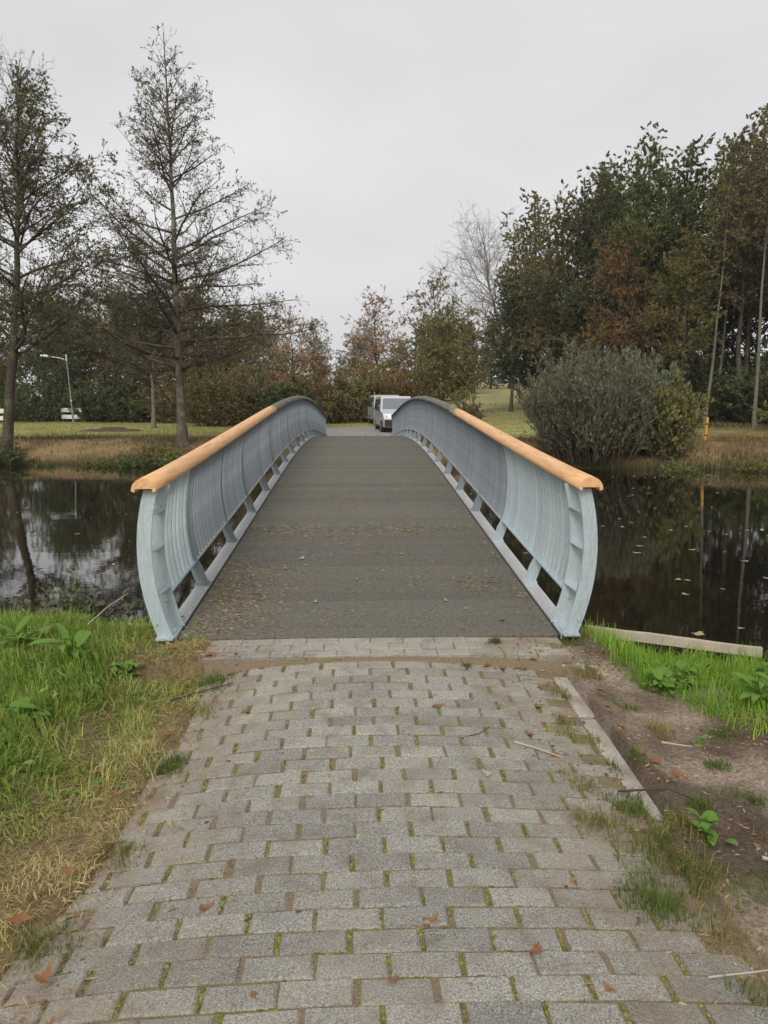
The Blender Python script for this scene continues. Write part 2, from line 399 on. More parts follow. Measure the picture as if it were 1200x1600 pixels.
def path_z(x, y):
    """top of the paving: rises gently to the bridge, crowned in the middle"""
    x = np.asarray(x, float); y = np.asarray(y, float)
    w = (0.55 + 0.55 * sstep(-3.2, -0.6, y) + 0.35 * sstep(-0.3, -1.2, x)) * (0.12 + 0.88 * sstep(-0.352, -0.372, y))
    return path_profile(y) - 0.075 * w * np.minimum((x / 1.15) ** 2, 1.5) - 0.030 * sstep(-0.354, -0.372, y)
def edge_l(y): return -1.06 + 0.22 * (vnoise(np.asarray(y) * 1.0, np.zeros_like(y), 1.6, 3, 21) - 0.5) - 0.07 * sstep(-0.8, -0.3, y) - 0.14 * sstep(-2.2, -2.9, y)
def edge_r(y): return 1.285 + 0.0 * np.asarray(y) - 0.24 * sstep(-1.9, -2.3, y) * vnoise(np.asarray(y), np.zeros_like(y), 2.2, 3, 25)
def ground_z(x, y):
    x = np.asarray(x, float); y = np.asarray(y, float)
    base = 0.030 * np.clip(y, -30, 0) - 0.05
    nf = vnoise(x, y, 5.0, 3, 2) - 0.5; nl = vnoise(x, y, 0.9, 2, 4) - 0.5
    near = base + 0.05 * nf + 0.09 * nl * sstep(1.2, 2.2, np.abs(x))
    near = near - 0.06 * sstep(1.25, 1.5, x) * sstep(-3.2, -2.0, y) - 0.03 * sstep(1.28, 1.34, x) * sstep(-2.4, -1.9, y)
    near = near + (0.03 * (vnoise(x, y, 7.0, 2, 12) - 0.5) + 0.07 * (vnoise(x, y, 2.3, 2, 13) - 0.5)) * sstep(1.3, 1.6, x)
    sn = shore_near(x); d = y - sn
    near = near - (0.22 + 0.22 * sstep(-1.4, -2.0, x)) * sstep(-1.3, 0.0, d)
    near = near * (1 - sstep(0.0, 0.35, d)) + (-1.75) * sstep(0.0, 0.35, d)
    ab_ = sstep(2.1, 1.5, np.abs(x)) * sstep(-0.55, -0.1, y) * sstep(0.55, 0.25, y)
    near = near * (1 - ab_) + (-0.045 + 0.04 * nf) * ab_
    # path trough
    inside = sstep(0.0, 0.10, x - edge_l(y)) * sstep(0.0, 0.05, edge_r(y) - x) * sstep(0.12, 0.02, y)
    flat = path_z(x, y) + 0.012 + 0.03 * nf
    hug = sstep(1.9, 1.2, np.abs(x)) * sstep(0.15, -0.1, y) * np.where(x > 0, sstep(-1.7, -2.4, y), 1.0)
    near = near * (1 - hug) + flat * hug
    near = near * (1 - inside) + (path_z(x, y) - 0.13) * inside
    # far bank
    sf = shore_far(x); e = y - sf
    bank = -1.75 + 0.75 * sstep(-2.0, 0.0, e) + 0.95 * sstep(-0.1, 3.4, e)
    rise = 0.006 + 0.02 * sstep(-10, 2, x) + 0.028 * sstep(3, 14, x)
    bank = bank + rise * np.clip(e - 4.5, 0, 110) + 0.12 * (vnoise(x, y, 0.5, 3, 8) - 0.5) * sstep(0, 4, e)
    bank = bank - 0.10 * sstep(4.5, 2.0, np.abs(x - 1.0)) * sstep(3, 6, e) * (vnoise(x, y, 0.5, 3, 8) - 0.5)
    return np.where(y < 12, near, bank)

def axis(segs):
    out = []
    for a, b, s in segs: out.append(np.arange(a, b, s))
    return np.unique(np.round(np.concatenate(out), 4))
gx = axis([(-900, -120, 60), (-120, -40, 6), (-40, -6, 0.8), (-6, -4, 0.12), (-4, 4.2, 0.058), (4.2, 6, 0.12), (6, 40, 0.8), (40, 120, 6), (120, 901, 60)])
gy = axis([(-80, -8, 6), (-8, -4, 0.3), (-4, 2.2, 0.058), (2.2, 4, 0.2), (4, 20, 1.0), (20, 34, 0.25), (34, 60, 0.8), (60, 150, 4), (150, 1500, 60)])
XX, YY = np.meshgrid(gx, gy); ZZ = ground_z(XX, YY)
nx, ny = len(gx), len(gy)
idx = np.arange(nx * ny).reshape(ny, nx)
GF = np.stack([idx[:-1, :-1], idx[:-1, 1:], idx[1:, 1:], idx[1:, :-1]], -1).reshape(-1, 4)
xf, yf = XX.ravel(), YY.ravel()
def mixc(a, b, f): return np.asarray(a) * (1 - f[:, None]) + np.asarray(b) * f[:, None]
n1 = vnoise(xf, yf, 0.35, 4, 31); n2 = vnoise(xf, yf, 2.5, 4, 33); n3 = vnoise(xf, yf, 0.12, 3, 35)
soil = mixc((0.10, 0.085, 0.042), (0.19, 0.16, 0.085), n2)
mud = mixc((0.12, 0.088, 0.064), (0.33, 0.265, 0.205), sstep(0.32, 0.68, n2)); mud = mixc(mud, (0.075, 0.052, 0.036), 0.7 * sstep(0.5, 0.75, vnoise(xf, yf, 1.3, 3, 37)))
litter = mixc((0.15, 0.10, 0.05), (0.27, 0.20, 0.105), n2)
colr = soil.copy()
isR = (sstep(1.1, 1.3, xf) * sstep(0.4, -0.1, yf))
colr = colr * (1 - isR[:, None]) + mud * isR[:, None]
isE = sstep(0.55, 0.1, np.abs(xf + 1.25)) * sstep(0.3, 0.0, yf)
colr = colr * (1 - 0.75 * isE[:, None]) + litter * 0.75 * isE[:, None]
ef = yf - shore_far(xf)
fgreen = mixc((0.20, 0.21, 0.065), (0.38, 0.36, 0.13), sstep(0.3, 0.7, n1 * 0.5 + n2 * 0.5))
fbrown = mixc((0.11, 0.075, 0.04), (0.29, 0.205, 0.10), sstep(0.3, 0.7, 0.5 * n1 + 0.5 * n2)); fbrown = mixc(fbrown, (0.075, 0.07, 0.03), 0.7 * sstep(2.2, 0.6, ef + 2 * (n1 - 0.5)))
meadow = sstep(4.5, 7.5, xf) * sstep(12, 20, ef)
fgreen = mixc(fgreen, mixc((0.24, 0.225, 0.095), (0.36, 0.32, 0.15), n2), meadow)
gmask = sstep(5.5, 8.5, ef + 5 * (n1 - 0.5))
rb = sstep(10, 15, xf) * sstep(26, 12, ef)
gmask = gmask * (1 - 0.8 * rb)
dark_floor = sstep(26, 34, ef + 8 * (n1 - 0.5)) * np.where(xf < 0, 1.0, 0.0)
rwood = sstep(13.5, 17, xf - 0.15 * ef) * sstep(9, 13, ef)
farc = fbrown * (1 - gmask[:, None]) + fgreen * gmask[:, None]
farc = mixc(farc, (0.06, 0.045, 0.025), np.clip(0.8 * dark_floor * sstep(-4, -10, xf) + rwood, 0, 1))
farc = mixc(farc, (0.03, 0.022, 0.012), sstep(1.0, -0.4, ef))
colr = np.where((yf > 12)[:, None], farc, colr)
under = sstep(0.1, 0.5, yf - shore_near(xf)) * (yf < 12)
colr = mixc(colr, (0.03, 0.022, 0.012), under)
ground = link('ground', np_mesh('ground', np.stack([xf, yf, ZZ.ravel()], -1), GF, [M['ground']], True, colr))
tag(ground, 'earth and grass ground of both banks reaching to the horizon', 'ground', kind='structure')

wv = np.array([(x, y, WATER_Z) for y in (-1, 34) for x in (-160, 160)], float)
water = link('water', np_mesh('water', wv, np.array([[0, 1, 3, 2]]), [M['water']]))
tag(water, 'dark still pond water under the footbridge', 'water', kind='structure')

# far path beyond the bridge
pv = []; pys = np.linspace(L - 0.4, 40.2, 34)
for y in pys:
    wl_ = 1.35 + 0.9 * float(sstep(L, 36, y)); wr_ = 1.35 + 3.4 * float(sstep(L, 36, y))
    for k in range(9):
        x = -wl_ + (wl_ + wr_) * k / 8 + 0.10 * float(vnoise(np.array(y), np.array(k), 0.9, 2, 6) - 0.5)
        pv.append((x, y, float(ground_z(np.array(x), np.array(y))) + 0.035))
pf = np.array([(r * 9 + c, r * 9 + c + 1, (r + 1) * 9 + c + 1, (r + 1) * 9 + c) for r in range(len(pys) - 1) for c in range(8)])
fp = link('path', np_mesh('path', np.array(pv), pf, [M['road']], True))
tag(fp, 'pale sandy path widening beyond the far end of the footbridge', 'path', kind='structure')

# ------------------------------------------------------------------ brick path
bx_ = np.linspace(-1.42, 1.26, 56); by_ = np.linspace(-9, -0.005, 300)
BX, BY = np.meshgrid(bx_, by_); BZ = path_z(BX, BY) - 0.0065 + 0.0022 * (vnoise(BX, BY, 22, 2, 40) - 0.5) * 2
bi = np.arange(BX.size).reshape(BX.shape)
BF = np.stack([bi[:-1, :-1], bi[:-1, 1:], bi[1:, 1:], bi[1:, :-1]], -1).reshape(-1, 4)
path = link('brick_path', np_mesh('brick_path', np.stack([BX.ravel(), BY.ravel(), BZ.ravel()], -1), BF, [M['joint']], True))
tag(path, 'grey brick path with mossy joints leading up to the footbridge', 'path', kind='structure')

def brick_mesh(seed, w=0.2165, d=0.1022, h=0.06):
    r = random.Random(seed); b = 0.007; v = []
    def ring(x, y, z, j):
        return [(sx * x + r.uniform(-j, j), sy * y + r.uniform(-j, j), z + r.uniform(-j, j) * 0.4) for sx, sy in ((-1, -1), (1, -1), (1, 1), (-1, 1))]
    v = ring(w / 2, d / 2, -h, 0.0) + ring(w / 2, d / 2, -b, 0.0032) + ring(w / 2 - b, d / 2 - b * 0.8, 0.0, 0.0038)
    f = [(8, 9, 10, 11)]
    for a in (0, 4):
        for k in range(4): f.append((a + k, a + (k + 1) % 4, a + 4 + (k + 1) % 4, a + 4 + k))
    return v, f
BR = [brick_mesh(s) for s in range(14)]
BRH = [brick_mesh(s + 50, w=0.10) for s in range(4)]
bmeshes = []
for lst in (BR, BRH):
    ms = []
    for v, f in lst:
        me = bpy.data.meshes.new('brick'); me.from_pydata(v, [], f); me.update(); me.materials.append(M['brick']); ms.append(me)
    bmeshes.append(ms)
spots = []      # (x, y, half?)
PX, PY = 0.231, 0.1075
for row in range(3):                      # header strip along the deck edge
    y = -0.075 - row * 0.112; off = (row % 2) * 0.115 + rnd.uniform(-.01, .01)
    x = -1.20 + off
    while x < 1.27:
        spots.append((x + rnd.uniform(-.004, .004), y, False, 0.0)); x += 0.219
for row in range(80):
    y = -0.432 - row * PY
    off = (row % 2) * PX / 2 + rnd.uniform(-.02, .02)
    x = -1.15 - PX + off
    while x < 1.10:
        spots.append((x + rnd.uniform(-.006, .006), y + 0.004 * math.sin(x * 3 + row), False, 0.0)); x += PX + rnd.uniform(-.004, .006)
def brick_pose(x, y):
    z = float(path_z(x, y)) + rnd.uniform(-0.003, 0.003)
    e = 0.02
    dzx = float(path_z(x + e, y) - path_z(x - e, y)) / (2 * e); dzy = float(path_z(x, y + .01) - path_z(x, y - .01)) / .02 if y < -0.44 or y > -0.30 else 0.03
    return (x, y, z), (math.atan(dzy) + rnd.uniform(-.012, .012), -math.atan(dzx) + rnd.uniform(-.012, .012), rnd.uniform(-.018, .018))
vis = [s for s in spots if s[1] > -3.55]
vis.sort(key=lambda s: (s[1] < -3.3, s[1]))
near_b, rest_b = vis[:300], vis[300:] + [s for s in spots if s[1] <= -3.55]
for (x, y, half, _) in near_b:
    loc, rot = brick_pose(x, y)
    link('brick', rnd.choice(bmeshes[1 if half else 0]), path, loc, rot)
sv, sf_ = [], []
for (x, y, half, _) in rest_b:
    loc, rot = brick_pose(x, y); v, f = rnd.choice(BRH if half else BR)
    m = Matrix.Translation(loc) @ __import__('mathutils').Euler(rot).to_matrix().to_4x4(); b = len(sv)
    sv += [tuple(m @ Vector(p)) for p in v]; sf_ += [tuple(b + i for i in ff) for ff in f]
me = bpy.data.meshes.new('bricks'); me.from_pydata(sv, [], sf_); me.update(); me.materials.append(M['brick'])
o = link('paving_bricks', me, path); o['kind'] = 'stuff'

# kerb stones along the right edge
for k, (y0, y1, dz, rz) in enumerate(((-1.02, -0.46, 0.0, 0.012), (-2.02, -1.035, -0.004, -0.008), (-3.03, -2.035, -0.035, 0.01), (-4.05, -3.045, -0.045, 0))):
    yc = (y0 + y1) / 2; mb = MB(); mb.box((0, 0, -0.075), (0.10, y1 - y0, 0.15))
    o = mb.build('kerb_stone', M['kerb'], path, bevel=0.008)
    o.location = (1.215, yc, float(path_z(1.13, yc)) + dz - 0.004); o.rotation_euler = (0.03, 0, rz)
# broken paving slabs at the bridge foot
for (x, y, z, rz, s) in ((1.36, -0.12, -0.075, 0.5, 1.0), (1.33, -0.34, -0.095, -0.3, 0.85), (1.50, -0.28, -0.12, 0.9, 0.7)):
    mb = MB(); mb.box((0, 0, -0.03), (0.20 * s, 0.10 * s, 0.06))
    o = mb.build('loose_brick', M['kerb'], path, bevel=0.008); o.location = (x, y, z); o.rotation_euler = (rnd.uniform(-.08, .08), 0.1, rz)

# moss cushions and dry tufts in the cross joints
mv, mf = [], []
def add_blob(x, y, z, sx, sy, sz):
    b = len(mv); n = 6
    for k in range(n):
        a = 2 * math.pi * k / n + rnd.uniform(-.2, .2); q = rnd.uniform(.75, 1.15)
        mv.append((x + sx * q * math.cos(a), y + sy * q * math.sin(a), z - 0.006))
    for k in range(n):
        a = 2 * math.pi * k / n + rnd.uniform(-.2, .2)
        mv.append((x + sx * .6 * math.cos(a), y + sy * .7 * math.sin(a), z + sz * rnd.uniform(.6, 1)))
    mv.append((x, y, z + sz))
    for k in range(n):
        k2 = (k + 1) % n
        mf.append((b + k, b + k2, b + n + k2, b + n + k)); mf.append((b + n + k, b + n + k2, b + 2 * n))
for (x, y, half, _) in spots:
    if y < -3.9 or y > -0.40: continue
    xj = x + (0.1155 if not half else 0.06)
    if rnd.random() < 0.8:
        for q in range(rnd.randint(3, 17)):
            xx = xj + rnd.gauss(0, 0.0035); yy = y + rnd.uniform(-0.047, 0.047)
            add_blob(xx, yy, float(path_z(xx, yy)) - 0.0075, rnd.uniform(.004, .009), rnd.uniform(.005, .013), rnd.uniform(.003, .008))
    if rnd.random() < 0.6:
        for q in range(rnd.randint(3, 9)):
            xx = x + rnd.uniform(-.11, .11); yy = y - PY / 2 + rnd.uniform(-.002, .002)
            add_blob(xx, yy, float(path_z(xx, yy)) - 0.0075, rnd.uniform(.006, .02), rnd.uniform(.003, .0055), rnd.uniform(.002, .006))
me = bpy.data.meshes.new('joint_moss'); me.from_pydata(mv, [], mf); me.update(); me.materials.append(M['moss'])
o = link('joint_moss', me); tag(o, 'yellow green moss growing in the joints of the brick path', 'moss', kind='stuff')

# ------------------------------------------------------------------ footbridge
bridge = empty('footbridge', (0, 0, 0))
tag(bridge, 'arched footbridge with gritty plank deck and curved galvanised steel railings', 'footbridge')
# deck planks
NPL = 143; PW = L / NPL
def plank_mesh():
    mb = MB(); hw = 1.322
    y0, y1 = -PW / 2 + 0.002, PW / 2 - 0.002
    poly = [(y0, -0.045), (y0, -0.006), (y0 + 0.004, 0), (y1 - 0.004, 0), (y1, -0.006), (y1, -0.045)]
    mb.prism([(-hw, a, b) for a, b in poly], [(hw, a, b) for a, b in poly])
    return mb.mesh('plank', M['deck'])
pm = plank_mesh()
for i in range(NPL):
    y = (i + 0.5) * PW; z = float(zdeck(y)); sl = float(zdeck(y + .05) - zdeck(y - .05)) / .1
    link('plank', pm, bridge, (0, y, z + rnd.uniform(-.0025, .0025)), (math.atan(sl) + rnd.uniform(-.006, .006), rnd.uniform(-.0006, .0006), 0))
ys = np.linspace(0, L, 73)
def strip(name, prof, mat, parent, y0=0.0, y1=L, n=73, smooth=False):
    """sweeps an (x, h) outline along the bridge, h measured from the deck surface"""
    rings = []
    for y in np.linspace(y0, y1, n):
        z = float(zdeck(y)); rings.append([(px, y, z + h) for px, h in prof])
    mb = MB(); mb.loft(rings); return mb.build(name, mat, parent, smooth)
strip('deck_substructure', [(-1.2, -0.30), (1.2, -0.30), (1.2, -0.052), (-1.2, -0.052)], M['dark_gap'], bridge, 0.02, L - 0.02)
for s in (-1, 1):
    strip('edge_gap_shade', [(s * 1.325, -0.05), (s * 1.339, -0.05), (s * 1.339, -0.004), (s * 1.325, -0.004)], M['dark_gap'], bridge)  # solid dark strip painted in for the shade of the open gap
    strip('edge_plate', [(s * 1.340, -0.16), (s * 1.352, -0.16), (s * 1.352, 0.0), (s * 1.455, 0.0), (s * 1.455, 0.010), (s * 1.340, 0.010)], M['galv_rail'], bridge)

for y in (0.02, L - 0.37):
    mb = MB(); mb.box((0, y + 0.175, -0.72), (2.62, 0.35, 0.80)); mb.build('abutment', M['kerb'], bridge, bevel=0.01)
# curved outline shared by posts and balusters: outer x at height h
def xout(h):
    tt = h / 1.04
    return 1.455 + 0.055 * tt + 0.36 * tt * (1 - tt)
H_TOP = 1.03
def curved_bar(hs, w_fn, th, s, off=0.0):
    """flat bar standing across the bridge: follows xout, w_fn(h) wide, th thick along the bridge"""
    a = [(s * (xout(h) - off), h) for h in hs]; b = [(s * (xout(h) - off - w_fn(h)), h) for h in hs]
    mb = MB(); rings = []
    for (xa, h), (xb, _) in zip(a, b):
        rings.append([(xa, -th / 2, h), (xb, -th / 2, h), (xb, th / 2, h), (xa, th / 2, h)])
    mb.loft(rings); return mb
hs_post = np.linspace(0.012, H_TOP, 15); HB = 0.215
hs_bal = np.linspace(HB, H_TOP, 11)
post_ys = [0.0, 0.22, 1.25]
while post_ys[-1] + 1.5 < L - 1.6: post_ys.append(post_ys[-1] + 1.5)
post_ys += [L - 1.25, L - 0.22, L]
def make_railing(s, new_until, rail_new_until):
    # frame: bottom bar and top flat below the handrail, then its parts
    prof = [(s * (xout(HB) - 0.075), HB - 0.012), (s * (xout(HB) - 0.012), HB - 0.012), (s * (xout(HB) - 0.012), HB), (s * (xout(HB) - 0.075), HB)]
    rail = strip('railing', prof, M['galv_rail'], bridge, new_until, L, 60)
    rail['label'] = 'galvanised railing of curved upright bars, ' + ('two bright new bays' if s > 0 else 'one bright new bay') + ' at its end'
    strip('bottom_bar', prof, M['galv_new'], rail, 0.30, new_until, 8)
    mt = xout(H_TOP)
    prof = [(s * (mt - 0.085), H_TOP), (s * (mt - 0.005), H_TOP), (s * (mt - 0.005), H_TOP + 0.012), (s * (mt - 0.085), H_TOP + 0.012)]
    strip('top_bar', prof, M['galv_old'], rail, 0.0, L, 60)
    pmesh = {}
    for key, mat in (('new', M['galv_new']), ('old', M['galv_old'])):
        pmesh['bal', key] = curved_bar(hs_bal, lambda h: 0.034, 0.014, s, 0.030).mesh('baluster', mat)
        pmesh['post', key] = curved_bar(hs_post, lambda h: 0.105 - 0.032 * float(sstep(HB - 0.08, HB + 0.06, h)), 0.016, s).mesh('post', mat)
        pmesh['end', key] = curved_bar(hs_post, lambda h: 0.105 - 0.012 * h / 1.03, 0.012, s).mesh('post', mat)
        pmesh['inner', key] = curved_bar(hs_post, lambda h: 0.135 - 0.012 * h / 1.03, 0.012, s).mesh('post', mat)
        ft = MB(); ft.box((s * 1.405, 0, 0.016), (0.115, 0.12, 0.012))
        for q in (-0.05, 0.05): ft.tube([(s * 1.37, q * .8, 0.02), (s * 1.37, q * .8, 0.035)], 0.009, 6)
        pmesh['foot', key] = ft.mesh('foot_plate', mat)
    for y in post_ys:
        key = 'new' if y < new_until + 0.01 - (0.0 if s > 0 else 0.1) else 'old'
        p = link('post', pmesh['inner' if abs(y - 0.22) < .01 else 'end' if y < 0.01 else 'post', key], rail, (0, y, float(zdeck(y))))
        link('foot_plate', pmesh['foot', key], rail, (0, y, float(zdeck(y)) - 0.005), (math.atan(0.05 if y < L / 2 else -0.05), 0, 0))
    # brackets between the paired end posts
    for k, h in enumerate((0.30, 0.60, 0.86)):
        xo, xi = xout(h) - 0.03, xout(h) - 0.105
        pa = [Vector((s * (xi + 0.002), 0.007, h)), Vector((s * (xi - 0.025), 0.213, h + 0.012)), Vector((s * xo, 0.213, h + 0.012))]
        mb = MB(); mb.prism(pa, [p + Vector((0, 0, 0.008)) for p in pa]); mb.build('bracket', M['galv_new'], rail)
    mb = MB()
    for (dx, h, y) in ((0.075, 0.21, 0.212), (0.03, 0.105, -0.008)):
        x = s * (xout(h) - dx); mb.tube([(x, y + 0.004, h), (x, y - 0.010, h)], 0.009, 6)
    mb.build('bolt', M['galv_rail'], rail)
    mb = MB(); mb.box((s * 1.41, 0.11, 0.022), (0.10, 0.20, 0.012)); mb.build('end_plate', M['galv_new'], rail)
    y = 0.33
    while y < L - 0.35:
        if min(abs(y - q) for q in post_ys) > 0.035:
            key = 'new' if y < new_until else 'old'
            link('baluster', pmesh['bal', key], rail, (0, y, float(zdeck(y))))
        y += 0.12
    # half-round timber handrail with a groove underneath
    xc = s * (xout(H_TOP) - 0.02); w = 0.082
    prof = [(xc + w * math.cos(a), H_TOP + 0.002 + 0.085 * math.sin(a)) for a in np.linspace(0, math.pi, 11)]
    prof += [(xc - w + 0.022, H_TOP - 0.008), (xc - w + 0.026, H_TOP + 0.016), (xc + w - 0.026, H_TOP + 0.016), (xc + w - 0.022, H_TOP - 0.008)]
    def rail_piece(y0, y1, mat, n, name='handrail'):
        rings = []
        for y in np.linspace(y0, y1, n):
            z = float(zdeck(y)); rings.append([(px, y, z + h) for px, h in prof])
        mb = MB(); mb.loft(rings)
        o = link(name, mb.mesh('handrail', mat), rail)
        for p in o.data.polygons: p.use_smooth = len(p.vertices) == 4
        return o
    a = rail_piece(-0.07, rail_new_until, M['wood_new'], 16); a['label'] = 'new orange timber handrail'
    a = rail_piece(rail_new_until + 0.004, L + 0.07, M['wood_old'], 40); a['label'] = 'weathered grey timber handrail'
    return rail
make_railing(-1, 1.25, 7.4)
make_railing(1, 2.75, 6.7)

# timber bank edging
def beam(name, a, b, w, h, mat, label, cat='beam'):
    a, b = Vector(a), Vector(b); d = (b - a); ln = d.length
    e = empty(name, (a + b) / 2)
    mb = MB(); rings = []
    n = 8
    for k in range(n + 1):
        q = -ln / 2 + ln * k / n; j = rnd.uniform(-.004, .004)
        rings.append([(q, -w / 2 + j, -h / 2), (q, w / 2 + j, -h / 2), (q, w / 2 - .006 + j, h / 2 + j), (q, -w / 2 + .006 + j, h / 2 + j)])
    mb.loft(rings)
    o = link(name, mb.mesh(name, mat)); bpy.data.objects.remove(e)
    o.location = (a + b) / 2; o.rotation_euler = (0, -math.asin(d.z / ln), math.atan2(d.y, d.x))
    return tag(o, label, cat)
beam('edging_beam', (1.78, 0.84, -0.235), (3.0, 0.36, -0.275), 0.06, 0.07, M['timber_pale'], 'bleached timber edging beam along the grassy bank beside the mud')
beam('edging_beam', (-2.35, 0.95, -0.30), (-1.50, 0.80, -0.27), 0.09, 0.12, M['timber_pale'], 'short pale timber edging beam in the grass on the lush green bank')
beam('edging_beam', (3.06, 0.34, -0.30), (6.5, -0.30, -0.40), 0.06, 0.07, M['timber_pale'], 'far length of bleached bank edging running on behind tall grass')

# ------------------------------------------------------------------ plants: generators
def norm(v): return v / np.maximum(np.linalg.norm(v, axis=-1, keepdims=True), 1e-9)
def grow(S, D, Ln, k, trop, wander, g):
    P = [S]; d = norm(D); trop = np.asarray(trop)
    for i in range(k):
        d = norm(d + np.array([0, 0, 1.0]) * (trop / k if trop.ndim == 0 else (trop / k)[:, None]) + g.normal(0, wander / math.sqrt(k), d.shape))
        P.append(P[-1] + d * (Ln / k)[:, None])
    return np.stack(P, 1)
def sample(P, par, tt):
    k = P.shape[1] - 1; f = np.clip(tt, 0, 0.9999) * k; i = f.astype(int); u = (f - i)[:, None]
    a = P[par, i]; b = P[par, i + 1]
    return a * (1 - u) + b * u, norm(b - a)
def perp(T, g, az=None):
    ref = np.where(np.abs(T[:, 2:3]) < 0.9, np.array([[0, 0, 1.0]]), np.array([[1.0, 0, 0]]))
    u = norm(np.cross(T, ref)); w = np.cross(T, u)
    a = g.uniform(0, 2 * np.pi, len(T)) if az is None else az
    return u * np.cos(a)[:, None] + w * np.sin(a)[:, None]
def tubes(P, Rr, m):
    n, k1, _ = P.shape
    T = norm(np.concatenate([P[:, 1:2] - P[:, :1], P[:, 2:] - P[:, :-2], P[:, -1:] - P[:, -2:-1]], 1)) if k1 > 2 else norm(np.repeat(P[:, 1:2] - P[:, :1], 2, 1))
    mean = norm(P[:, -1] - P[:, 0])
    ref = np.where(np.abs(mean[:, 2:3]) < 0.8, np.array([[0, 0, 1.0]]), np.array([[1.0, 0, 0]]))[:, None, :]
    u = norm(np.cross(T, ref)); w = np.cross(T, u)
    a = np.arange(m) * 2 * np.pi / m
    V = P[:, :, None, :] + Rr[:, :, None, None] * (u[:, :, None, :] * np.cos(a)[None, None, :, None] + w[:, :, None, :] * np.sin(a)[None, None, :, None])
    id_ = np.arange(n * k1 * m).reshape(n, k1, m); nx_ = np.roll(id_, -1, 2)
    F = np.stack([id_[:, :-1], nx_[:, :-1], nx_[:, 1:], id_[:, 1:]], -1).reshape(-1, 4)
    return V.reshape(-1, 3), F
def join(parts):
    V, F, b = [], [], 0
    for v, f in parts: V.append(v); F.append(f + b); b += len(v)
    return np.concatenate(V), np.concatenate(F)
def leaves(C, A, size, aspect, g, fold=0.18, tri=False, jit=0.6):
    if tri:
        n = len(C); A = norm(A + g.normal(0, jit, (n, 3))); s = perp(A, g); Ls = size * g.uniform(0.6, 1.35, n)[:, None]
        V = np.stack([C - s * Ls * aspect * .8, C + A * Ls, C + s * Ls * aspect * 1.25 + A * Ls * .35], 1).reshape(-1, 3)
        return V, np.arange(n * 3).reshape(n, 3)
    n = len(C); A = norm(A + g.normal(0, 0.55, (n, 3))); s = perp(A, g); nn = np.cross(A, s)
    Ls = size * g.uniform(0.6, 1.3, n)[:, None]
    v0 = C; v2 = C + A * Ls; mid = C + A * Ls * 0.5 - nn * Ls * fold
    v1 = mid + s * Ls * aspect; v3 = mid - s * Ls * aspect
    V = np.stack([v0, v1, v2, v3], 1).reshape(-1, 3)
    return V, np.arange(n * 4).reshape(n, 4)

def interp(t, pts):
    return np.interp(t, [p[0] for p in pts], [p[1] for p in pts])

